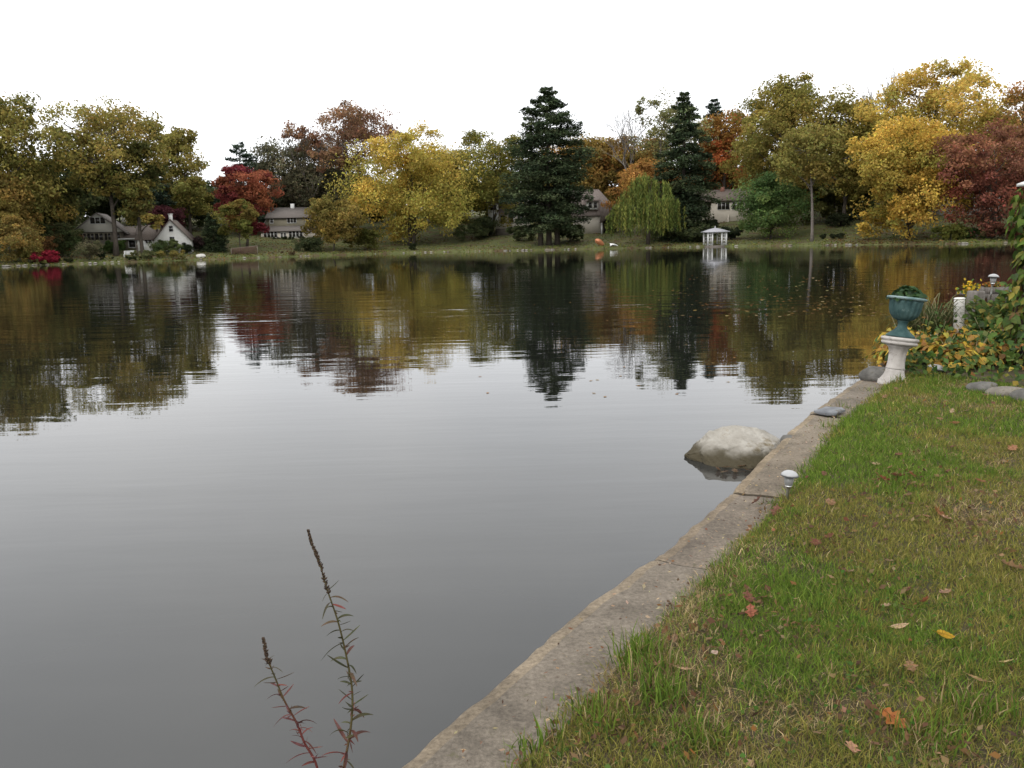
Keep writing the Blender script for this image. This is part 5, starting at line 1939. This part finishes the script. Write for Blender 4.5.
# ------------------------------------------------------------------ garden bed
def strap_leaf(mb, p0, az, L, wd, arch, col, n=6, broad=False):
    t = np.linspace(0, 1, n)
    out_ = L * (t * .55 + t ** 2 * .35 * arch)
    up = L * (np.sin(t * PI * (.45 + .35 * arch)) * .8)
    c = np.stack([p0[0] + math.cos(az) * out_, p0[1] + math.sin(az) * out_, p0[2] + up], -1)
    w_ = wd * (np.sin(PI * np.clip(t * .96 + .04, 0, 1)) ** (.7 if broad else .5)) * .5 + .001
    if broad:
        w_ = wd * np.sin(PI * np.clip((t - .25) / .75, 0.02, 1) ** .8) * .5 + .003
    sv = np.array([-math.sin(az), math.cos(az), 0])
    fold = np.array([0, 0, 1]) * .35
    V = np.stack([c + sv * w_[:, None] + fold * w_[:, None], c, c - sv * w_[:, None] + fold * w_[:, None]], 1).reshape(-1, 3)
    i = np.arange(n - 1)[:, None] * 3
    j = np.arange(2)[None, :]
    Q = np.stack([i + j, i + 3 + j, i + 4 + j, i + 1 + j], -1).reshape(-1, 4)
    mb.add(V, Q, qc=jitter(np.array(col), len(Q), .1))


def heart(mb, c, nrm, down, L, col):
    n = nrm / np.linalg.norm(nrm)
    a = down - n * (down @ n)
    a /= np.linalg.norm(a) + 1e-9
    b_ = np.cross(n, a)
    prof = [(-.05, 0), (-.16, .22), (-.06, .44), (.14, .5), (.4, .42), (.68, .22), (1.0, 0)]
    pts = [(u_, v_) for u_, v_ in prof] + [(u_, -v_) for u_, v_ in prof[-2:0:-1]]
    V = [c + a * u_ * L + b_ * v_ * L - n * (abs(v_) ** 2 * .5 + .15 * max(0, u_ - .5)) * L for u_, v_ in pts]
    ctr = c + a * .38 * L + n * .03 * L
    k = len(pts)
    mb.add(np.vstack([V, ctr]), None, [[q, (q + 1) % k, k] for q in range(k)], tc=jitter(np.array(col), k, .08))


HOSTA = [(.40, .26, .035), (.46, .31, .05), (.34, .19, .035), (.28, .23, .045), (.16, .18, .035), (.36, .21, .05), (.24, .12, .04)]
hx = [(890, 368, 9.7), (887, 362, 10.0), (897, 360, 10.2), (910, 372, 9.6), (928, 366, 9.9), (938, 374, 9.4), (948, 366, 9.8), (952, 378, 9.25), (962, 370, 9.6), (973, 378, 9.3), (915, 358, 10.4), (976, 362, 10.0), (938, 352, 10.6), (962, 352, 10.6),
      (988, 372, 9.5), (1000, 366, 9.8), (986, 352, 10.4), (900, 352, 10.8)]
protos_h = []
for k in range(5):
    r = empty('hosta', (0, 0, 0), 'yellowing hosta with drooping broad leaves in the garden bed', 'plant', 'yellowing hostas of the bed')
    mb = MB()
    for q in range(64):
        az = rng.uniform(0, 2 * PI)
        col = np.array(HOSTA[rng.integers(len(HOSTA))])
        strap_leaf(mb, rng.normal(0, .02, 3) * [1, 1, 0], az, rng.uniform(.14, .36), rng.uniform(.04, .085), rng.uniform(.4, 1.25), col * math.exp(rng.normal(0, .2)), 8, broad=True)
    for q in range(84):
        az = rng.uniform(0, 2 * PI)
        rr_ = .34 * rng.random() ** .6
        cc = np.array([math.cos(az) * rr_, math.sin(az) * rr_, .05 + .30 * (1 - (rr_ / .36) ** 2) * rng.uniform(.3, 1.1) + rng.uniform(0, .08)])
        heart(mb, cc, np.array([math.cos(az), math.sin(az), .9]) + rng.normal(0, .45, 3), np.array([math.cos(az), math.sin(az), -.5]) + rng.normal(0, .4, 3), rng.uniform(.04, .085),
              np.array((HOSTA + [(.07, .11, .03), (.09, .13, .03), (.05, .08, .025), (.06, .1, .03), (.12, .14, .03)])[rng.integers(len(HOSTA) + 5)]) * math.exp(rng.normal(0, .22)))
    mb.build('leaves', M['bigleaf'], r, True)
    mb = MB()
    for q in range(3):
        az = rng.uniform(0, 6.28)
        h_ = rng.uniform(.3, .48)
        mb.tube([[0, 0, 0], [math.cos(az) * .05, math.sin(az) * .05, h_ * .6], [math.cos(az) * .14, math.sin(az) * .14, h_]], [.004, .003, .002], 4, c=(.4, .33, .2))
    mb.build('stalks', M['bigleaf'], r)
    protos_h.append(r)
for k, (px_, py_, Yd) in enumerate(hx):
    p = at_d(px_, py_, Yd)
    src = protos_h[k % 5]
    sc_ = rng.uniform(.85, 1.12) * (.72 if px_ < 900 else 1)
    if k < 5:
        o = src
    else:
        o = dup(src, p)
    o.location = (p[0], p[1], -.02 if p[2] > -.4 else -.1)
    o.rotation_euler = (0, 0, rng.uniform(0, 6.28))
    o.scale = (sc_,) * 3

# low green ground cover of the bed
soil = noise_mat('bed_soil', (.03, .022, .015), (.06, .045, .03), 8, .95, .02, 20)
gmx = MB()
nn = 5200
x = rng.uniform(bl[1][0] - .4, 10.5, nn)
y = bed_y(x) + rng.random(nn) ** 1.3 * 4.2
x2 = rng.uniform(bl[1][0] + .1, 7.5, 1900)
y2 = bed_y(x2) + rng.uniform(.12, .8, 1900)
x, y = np.concatenate([x, x2]), np.concatenate([y, y2])
nn = len(x)
ok = (x > edge_x(np.minimum(y, CORNER[1])) + .25) & (y < CORNER[1] + .1) & (rng.random(nn) < .55 + .45 * np.clip((x - 4.6) / .8, 0, 1))
x, y = x[ok], y[ok]
n = len(x)
hh = (.05 + .25 * np.clip((y - bed_y(x)) / .9, 0, 1)) * (.4 + 1.2 * fbm(x * 4, y * 4, 83, 2)) + .12 * fbm(x * 1.5, y * 1.5, 81, 3) + .25 * np.clip((x - 5.0) / 1.2, 0, 1) * np.clip((y - bed_y(x)) / .8, 0, 1)
C = np.stack([x, y, lawn_z(x, y) + hh * rng.uniform(.15, 1.1, n)], -1)
sz = rng.uniform(.035, .085, n)
wc = np.array([(.045, .085, .02), (.07, .12, .026), (.10, .12, .03), (.26, .2, .035), (.035, .06, .018), (.2, .1, .03)])[rng.choice(6, n, p=[.28, .24, .16, .14, .13, .05])]
gmx.cards(C, rng.normal(size=(n, 3)) * .6 + [0, -.4, .8], sz, sz * .75, jitter(wc, n))
tag(gmx.build('ground_cover', M['bigleaf']), 'mixed green and yellow ground cover leaves filling the garden bed', 'ground cover', kind='stuff')

# ornamental grass behind the urn
for (px_, py_, Yd, hh, k, lab, wd_) in [(932, 362, 10.9, .72, 260, 'fine leaved green ornamental grass clump behind the urn', .30), (914, 362, 11.3, .5, 150, 'lower grey green ornamental grass left behind the urn', .26)]:
    p = at_d(px_, py_, Yd)
    mb = MB()
    for q in range(k):
        az = rng.uniform(0, 6.28)
        strap_leaf(mb, np.array([rng.normal(0, .07), rng.normal(0, .07), 0]), az, hh * rng.uniform(.6, 1.25), .011, rng.uniform(.15, .9), np.array([(.08, .10, .035), (.11, .12, .05), (.06, .085, .03), (.18, .15, .08)][rng.integers(4)]))
    o = mb.build('ornamental_grass', M['bigleaf'], None, False, (p[0], p[1], .0))
    tag(o, lab, 'plant')

# pale fallen stalks beside the post
p = at_d(935, 362, 9.9)
mb = MB()
for q in range(9):
    a0 = np.array([rng.normal(0, .1), rng.normal(0, .05), 0])
    mb.tube([a0, a0 + [rng.normal(-.1, .12), 0, rng.uniform(.2, .36)]], [.006, .003], 4, c=(.5, .46, .34))
tag(mb.build('dry_stalks', M['bigleaf'], None, False, (p[0], p[1], 0)), 'bunch of pale dry stalks leaning in front of the white post', 'plant')

# white post
p0 = at_d(958, 345, 10.6)
p1 = at_d(959, 298, 10.6)
zb_ = 0.0
r = empty('white_post', (p0[0], p0[1], zb_), 'short round white post standing behind the yellow hostas', 'post')
h_ = p1[2]
rad = 5 * 10.6 / FPX
MB().lathe([(rad, -.2), (rad, h_ - .03), (rad * .98, h_ - .012)], 20).build('shaft', M['pvc'], r, True)
MB().lathe([(rad * 1.06, h_ - .012), (rad * 1.06, h_ - .002), (rad * .8, h_ + .004), (.001, h_ + .005)], 20).build('cap', M['white_paint'], r, True)
r.rotation_euler = (0, math.radians(-1.5), 0)

# weathered wooden pile beside it
wood = noise_mat('weathered_wood', (.075, .066, .058), (.19, .17, .15), 5, .9, .01, 14, stretch=(4, 4, .5))
p1 = at_d(974, 291, 11.3)
r = empty('wooden_pile', (p1[0], p1[1], -.3), 'thick weathered grey wooden pile right of the white post', 'post')
rad = 8.5 * 11.3 / FPX
h_ = p1[2] + .3
MB().lathe([(rad, -.3), (rad * 1.0, h_ * .5), (rad * .98, h_ - .02), (rad * .9, h_)], 22, (9, .06, -1, 5)).build('shaft', wood, r, True)
r.rotation_euler = (0, .03, 0)

# grey deck boards and box behind the bed
pa = at_d(978, 294, 12.0)
pb = at_d(1045, 294, 12.0)
zt_ = pa[2]
r = empty('wooden_deck', (pa[0], 11.8, zt_), 'small grey wooden deck edge behind the garden bed', 'deck')
L_ = 3.2
mb = MB()
for k in range(5):
    mb.box(.0, L_, k * .16, k * .16 + .145, -.045, 0)
mb.build('boards', wood, r)
MB().box(.02, L_ - .02, -.045, -.003, -.11, -.006).build('fascia_board', wood, r)
for x_ in (.35, 1.9, 3.0):
    MB().box(x_ - .07, x_ + .07, .1, .24, -1.4, -.047).build('leg', wood, r)
pc = at_d(983, 290, 12.1)
r = empty('planter_box', (pc[0] + .12, 12.05, zt_ + .003), 'small wooden planter box standing on the deck', 'planter')
mb = MB()
mb.box(-.17, .17, -.12, -.10, 0, .09).box(-.17, .17, .10, .12, 0, .09).box(-.17, -.15, -.099, .099, 0, .09).box(.15, .17, -.099, .099, 0, .09)
mb.build('box', wood, r)
MB().box(-.148, .148, -.098, .098, .01, .075).build('soil', soil, r)
mb = MB()
n = 160
C = np.clip(rng.normal(0, 1, (n, 3)), -1.8, 1.8) * [.062, .04, .024] + [0, 0, .10]
mb.tube([[-.12, 0, .05], [0, 0, .1], [.12, 0, .05]], .012, 4, c=(.08, .1, .03))
mb.cards(C, rng.normal(size=(n, 3)), .05, .035, jitter(np.array([(.3, .12, .03), (.2, .14, .03), (.08, .1, .03)])[rng.integers(0, 3, n)], n))
tag(mb.build('rusty_flowers', M['bigleaf'], None, False, (pc[0] + .12, 12.05, zt_ + .01)), 'rusty orange flowers in the planter box on the deck', 'flowers')
pc = at_d(969, 288, 11.6)
mb = MB()
n = 90
C = rng.normal(0, 1, (n, 3)) * [.065, .05, .05]
mb.cards(C, rng.normal(size=(n, 3)), .05, .045, jitter(np.array([(.55, .38, .03), (.5, .3, .03), (.08, .12, .03)])[rng.choice(3, n, p=[.5, .25, .25])], n))
for q in range(8):
    mb.tube([[rng.normal(0, .03), 0, -.55], [rng.normal(0, .05), 0, -.02]], .004, 4, c=(.08, .11, .03))
tag(mb.build('yellow_flowers', M['bigleaf'], None, False, pc), 'clump of small yellow flowers behind the wooden pile', 'flowers')

# ------------------------------------------------------------------ vine-covered post at the right edge
VY = 9.1
pb_ = at_d(1023, 392, VY)
pt_ = at_d(1023, 186, VY)
r = empty('vine_post', (pb_[0], VY, 0), 'tall dark wooden post topped by a white cap at the right edge', 'post')
H_ = pt_[2]
MB().box(-.06, .06, -.06, .06, -.3, H_).build('shaft', noise_mat('dark_post_wood', (.035, .028, .022), (.07, .055, .045), 5, .9), r)
mb = MB()
e = .15
mb.add([[-e, -e, H_ + .002], [e, -e, H_ + .002], [e, e, H_ + .002], [-e, e, H_ + .002], [-e, -e, H_ + .03], [e, -e, H_ + .03], [e, e, H_ + .03], [-e, e, H_ + .03], [0, 0, H_ + .10]],
       [[3, 2, 1, 0], [0, 1, 5, 4], [1, 2, 6, 5], [2, 3, 7, 6], [3, 0, 4, 7]], [[4, 5, 8], [5, 6, 8], [6, 7, 8], [7, 4, 8]])
mb.build('cap', M['white_paint'], r)
MB().box(.06, 1.8, -.03, .03, H_ * .55, H_ * .55 + .06).box(.06, 1.8, -.03, .03, H_ * .93, H_ * .93 + .06).box(1.8, 1.92, -.06, .06, -.3, H_).build('trellis_rail', M['bark'], r)
vine = empty('climbing_vine', (pb_[0], VY, 0), 'leafy green and yellow climbing vine wrapped around the dark post', 'vine')
stm = MB()
lfm = MB()
HV = np.array([(.07, .115, .022), (.10, .15, .027), (.045, .075, .02), (.26, .22, .045), (.14, .15, .033), (.16, .09, .035)])


for q in range(9):
    zz_ = np.linspace(0, H_ * rng.uniform(.75, 1.02), 16)
    ph = rng.uniform(0, 6)
    rad_ = .09 + .07 * rng.random()
    P = np.stack([np.cos(zz_ * 3 + ph) * rad_ - .03, np.sin(zz_ * 3 + ph) * rad_, zz_], -1)
    stm.tube(P, .008, 5, c=(.07, .05, .035))
for k in range(760):
    zf = rng.random()
    z_ = .05 + zf * (H_ - .02)
    sp_ = .13 + .05 * math.sin(zf * 9) + (.18 * (1 - zf) ** 2) + (.06 if .4 < zf < .95 else 0)
    a = rng.uniform(0, 2 * PI)
    rr_ = sp_ * rng.uniform(.35, 1.1)
    c = np.array([math.cos(a) * rr_ - .02, math.sin(a) * rr_, z_])
    if rng.random() < .25:
        c[0] = rng.uniform(-.1, 1.8)
        if rng.random() < .5:
            c[2] = H_ * rng.uniform(.5, 1.0)
    nr = np.array([math.cos(a), math.sin(a), .45]) + rng.normal(0, .35, 3)
    heart(lfm, c, nr, np.array([rng.normal(0, .4), rng.normal(0, .3), -1.]), rng.uniform(.05, .115), HV[rng.choice(6, p=[.3, .22, .2, .08, .12, .08])] * math.exp(rng.normal(0, .2)))
stm.build('stems', M['bigleaf'], vine)
lfm.build('leaves', M['bigleaf'], vine)

# leafy plants between the pile and the vine
for (px_, py_, Yd, hpx, wpx_, pal, lab) in [(984, 350, 10.6, 44, 36, [(.05, .09, .022), (.075, .11, .026), (.16, .14, .03)], 'green leafy bush right of the wooden pile'),
                                            (1012, 360, 10.2, 62, 36, [(.045, .08, .02), (.08, .11, .026), (.2, .17, .035)], 'taller green and yellow leafy bush left of the vine post'),
                                            (1003, 378, 9.6, 34, 44, [(.04, .075, .02), (.065, .105, .025), (.22, .19, .04)], 'low dark green bush above the bed stones')]:
    p = at_d(px_, py_, Yd)
    s_ = Yd / FPX
    r = empty('garden_bush', (p[0], p[1], 0), lab, 'shrub')
    cm = MB()
    tm = MB()
    for q in range(16):
        c = np.array([rng.normal(0, .25) * wpx_ * s_, rng.normal(0, .16), rng.uniform(.25, .95) * (hpx * s_ + .12)])
        tm.tube(bez([0, 0, 0], c, .1, 5), [.008, .007, .006, .004, .002], 4, c=(.07, .06, .035), cap=False)
        for w_ in range(16):
            cc = c + rng.normal(0, .06, 3)
            heart(cm, cc, rng.normal(0, .6, 3) + [0, -.5, .8], np.array([rng.normal(), rng.normal(), -.8]), rng.uniform(.05, .1), np.array(pal[rng.choice(3, p=[.42, .38, .2])]) * math.exp(rng.normal(0, .2)))
    tm.build('stems', M['bigleaf'], r)
    cm.build('leaves', M['bigleaf'], r)

# ------------------------------------------------------------------ loosestrife in the foreground
LY = 1.9


def wand(pts_px, Ys):
    return np.array([at_d(a, b, y_) for (a, b), y_ in zip(pts_px, Ys)])


ls = empty('loosestrife', (0, 0, 0), 'slender red and green loosestrife with two seed spikes in the foreground before the water', 'plant')
base_ = np.array([-.50, 1.75, .0])


def smooth_path(P, n=40):
    P = np.array(P)
    t = np.linspace(0, 1, len(P))
    tt = np.linspace(0, 1, n)
    # Catmull-Rom
    out_ = []
    for v in tt:
        f = v * (len(P) - 1)
        i = min(int(f), len(P) - 2)
        u_ = f - i
        p0, p1, p2, p3 = P[max(i - 1, 0)], P[i], P[i + 1], P[min(i + 2, len(P) - 1)]
        out_.append(.5 * ((2 * p1) + (-p0 + p2) * u_ + (2 * p0 - 5 * p1 + 4 * p2 - p3) * u_ ** 2 + (-p0 + 3 * p1 - 3 * p2 + p3) * u_ ** 3))
    return np.array(out_)


def stem(path, spike, leafy, greens, reds, red_below, nleaf, L0):
    P = smooth_path(path, 60)
    mb = MB()
    tt = np.linspace(0, 1, 60)
    hd = P[:, 2]
    redf = np.clip((red_below - tt) / .25, 0, 1)
    colr = np.array([.09, .075, .03])[None] * (1 - redf[:, None]) + np.array([.15, .045, .038])[None] * redf[:, None]
    for i in range(59):
        mb.tube(P[i:i + 2], [.0036 * (1 - .65 * tt[i]), .0036 * (1 - .65 * tt[i + 1])], 5, c=colr[i], cap=i == 58)
    so = mb.build('stem', M['bigleaf'], ls, True)
    # seed spike: whorls of small capsules
    sm = MB()
    for f in np.arange(spike, 1.0, .0085):
        c = np.array([np.interp(f, tt, P[:, a]) for a in range(3)])
        for q in range(5):
            a = rng.uniform(0, 6.28)
            g = (1 - f) / (1 - spike)
            dirv = np.array([math.cos(a), math.sin(a), 1.1])
            k = .0028 + .0034 * g * (1 if rng.random() > .15 else 1.7)
            e0 = c + dirv * .001
            e1 = c + dirv * k
            sm.tube([e0, (e0 + e1) / 2, e1], [.0012, .0022, .0008], 5, c=np.array([(.075, .05, .035), (.11, .075, .05), (.05, .035, .028)][rng.integers(3)]))
    sm.build('seed_spike', M['bigleaf'], ls)
    lf = MB()
    for q in range(nleaf):
        f = leafy[0] + (leafy[1] - leafy[0]) * (q + rng.uniform(0, .7)) / nleaf
        c = np.array([np.interp(f, tt, P[:, a]) for a in range(3)])
        side = 1 if q % 2 else -1
        th = rng.normal(0, .75)
        dv = np.array([side * math.cos(th), math.sin(th), rng.uniform(-.15, .75)])
        dv /= np.linalg.norm(dv)
        L = L0 * rng.uniform(.45, 1.15) * (1.15 - .5 * f)
        isred = rng.random() < np.clip((red_below - f) / .3 + .35, .08, 1)
        col = np.array(reds[rng.integers(len(reds))] if isred else greens[rng.integers(len(greens))]) * math.exp(rng.normal(0, .2))
        n = 7
        t = np.linspace(0, 1, n)
        droop = rng.uniform(-.3, .75)
        cc = c + dv * (L * t)[:, None] + np.array([0, 0, -1]) * (droop * L * t ** 2)[:, None]
        sv = np.cross(dv, [0, 0, 1.0] + rng.normal(0, .5, 3))
        sv /= np.linalg.norm(sv)
        up_ = np.cross(sv, dv)
        w_ = L * .066 * np.sin(PI * np.clip(t * .93 + .05, 0, 1)) ** .8 + .0004
        V = np.stack([cc + sv * w_[:, None] + up_ * w_[:, None] * .5, cc, cc - sv * w_[:, None] + up_ * w_[:, None] * .5], 1).reshape(-1, 3)
        i = np.arange(n - 1)[:, None] * 3
        j = np.arange(2)[None, :]
        Q = np.stack([i + j, i + 3 + j, i + 4 + j, i + 1 + j], -1).reshape(-1, 4)
        lf.add(V, Q, qc=jitter(col, len(Q), .08))
        if rng.random() < .55:   # small axillary leaves
            for w2 in range(3):
                d2 = dv + rng.normal(0, .6, 3)
                d2 /= np.linalg.norm(d2)
                l2 = L * rng.uniform(.25, .5)
                lf.cards(np.array([c + d2 * l2 / 2]), rng.normal(size=(1, 3)), l2, l2 * .2, jitter(col, 1), twist=d2[None])
    lf.build('leaves', M['bigleaf'], ls)


GRN = [(.055, .055, .028), (.075, .07, .034), (.05, .045, .026), (.09, .06, .038)]
REDS = [(.12, .045, .038), (.16, .05, .042), (.10, .045, .036), (.14, .06, .06)]
A_ = list(wand([(343, 772), (351, 725), (352, 690), (346, 655), (338, 622), (328, 592), (319, 562), (312, 545), (308, 530)], [1.84, 1.87, 1.89, 1.9, 1.9, 1.91, 1.92, 1.92, 1.92]))
B_ = list(wand([(318, 775), (304, 742), (296, 722), (284, 700), (276, 680), (268, 660), (263, 638)], [1.80, 1.8, 1.8, 1.79, 1.79, 1.78, 1.78]))
A_ = [base_ + [.02, .01, -.05], (base_ + A_[0]) / 2 + [.01, 0, 0]] + A_
B_ = [base_ + [-.02, 0, -.05], (base_ + B_[0]) / 2 - [.01, 0, 0]] + B_


def frac(path, px_y):
    P = smooth_path(path, 60)
    d = P - CAM
    yy = 384 - FPX * (d @ _U) / (d @ _f)
    return float(np.linspace(0, 1, 60)[np.argmin(abs(yy - px_y))])


stem(A_, frac(A_, 592), (frac(A_, 775), frac(A_, 590)), GRN, REDS, frac(A_, 720), 44, .06)
stem(B_, frac(B_, 664), (frac(B_, 780), frac(B_, 660)), [(.09, .06, .04), (.08, .07, .04)], REDS, frac(B_, 690), 34, .055)

# ------------------------------------------------------------------ floating leaves on the lake
fm = MB()
n = 1500
px_ = rng.uniform(640, 1010, n)
py_ = rng.uniform(262, 320, n) - .02 * (px_ - 640)
keep = rng.random(n) < np.clip(1.1 - abs(px_ - 880) / 260, .06, 1)
C = np.array([at_z(a, b, WATER + .006) for a, b in zip(px_[keep], py_[keep])])
n = len(C)
s_ = rng.uniform(.05, .15, n)
fc = np.array([(.24, .14, .05), (.2, .10, .04), (.34, .26, .13), (.15, .09, .04)])[rng.integers(0, 4, n)]
fm.cards(C, rng.normal(size=(n, 3)) * .06 + [0, 0, 1], s_, s_ * .7, jitter(fc, n))
# a few more drifting out in the open
C = np.array([at_z(a, b, WATER + .006) for a, b in zip(rng.uniform(300, 760, 60), rng.uniform(262, 400, 60))])
fm.cards(C, rng.normal(size=(60, 3)) * .05 + [0, 0, 1], .07, .05, jitter(np.array([.3, .18, .07]), 60))
tag(fm.build('floating_leaves', M['leaf']), 'fallen leaves drifting on the lake surface', 'leaf litter', kind='stuff')

print('loops', sum(len(m_.loops) for m_ in bpy.data.meshes) // 1000, 'k; objects', len(SC.objects))
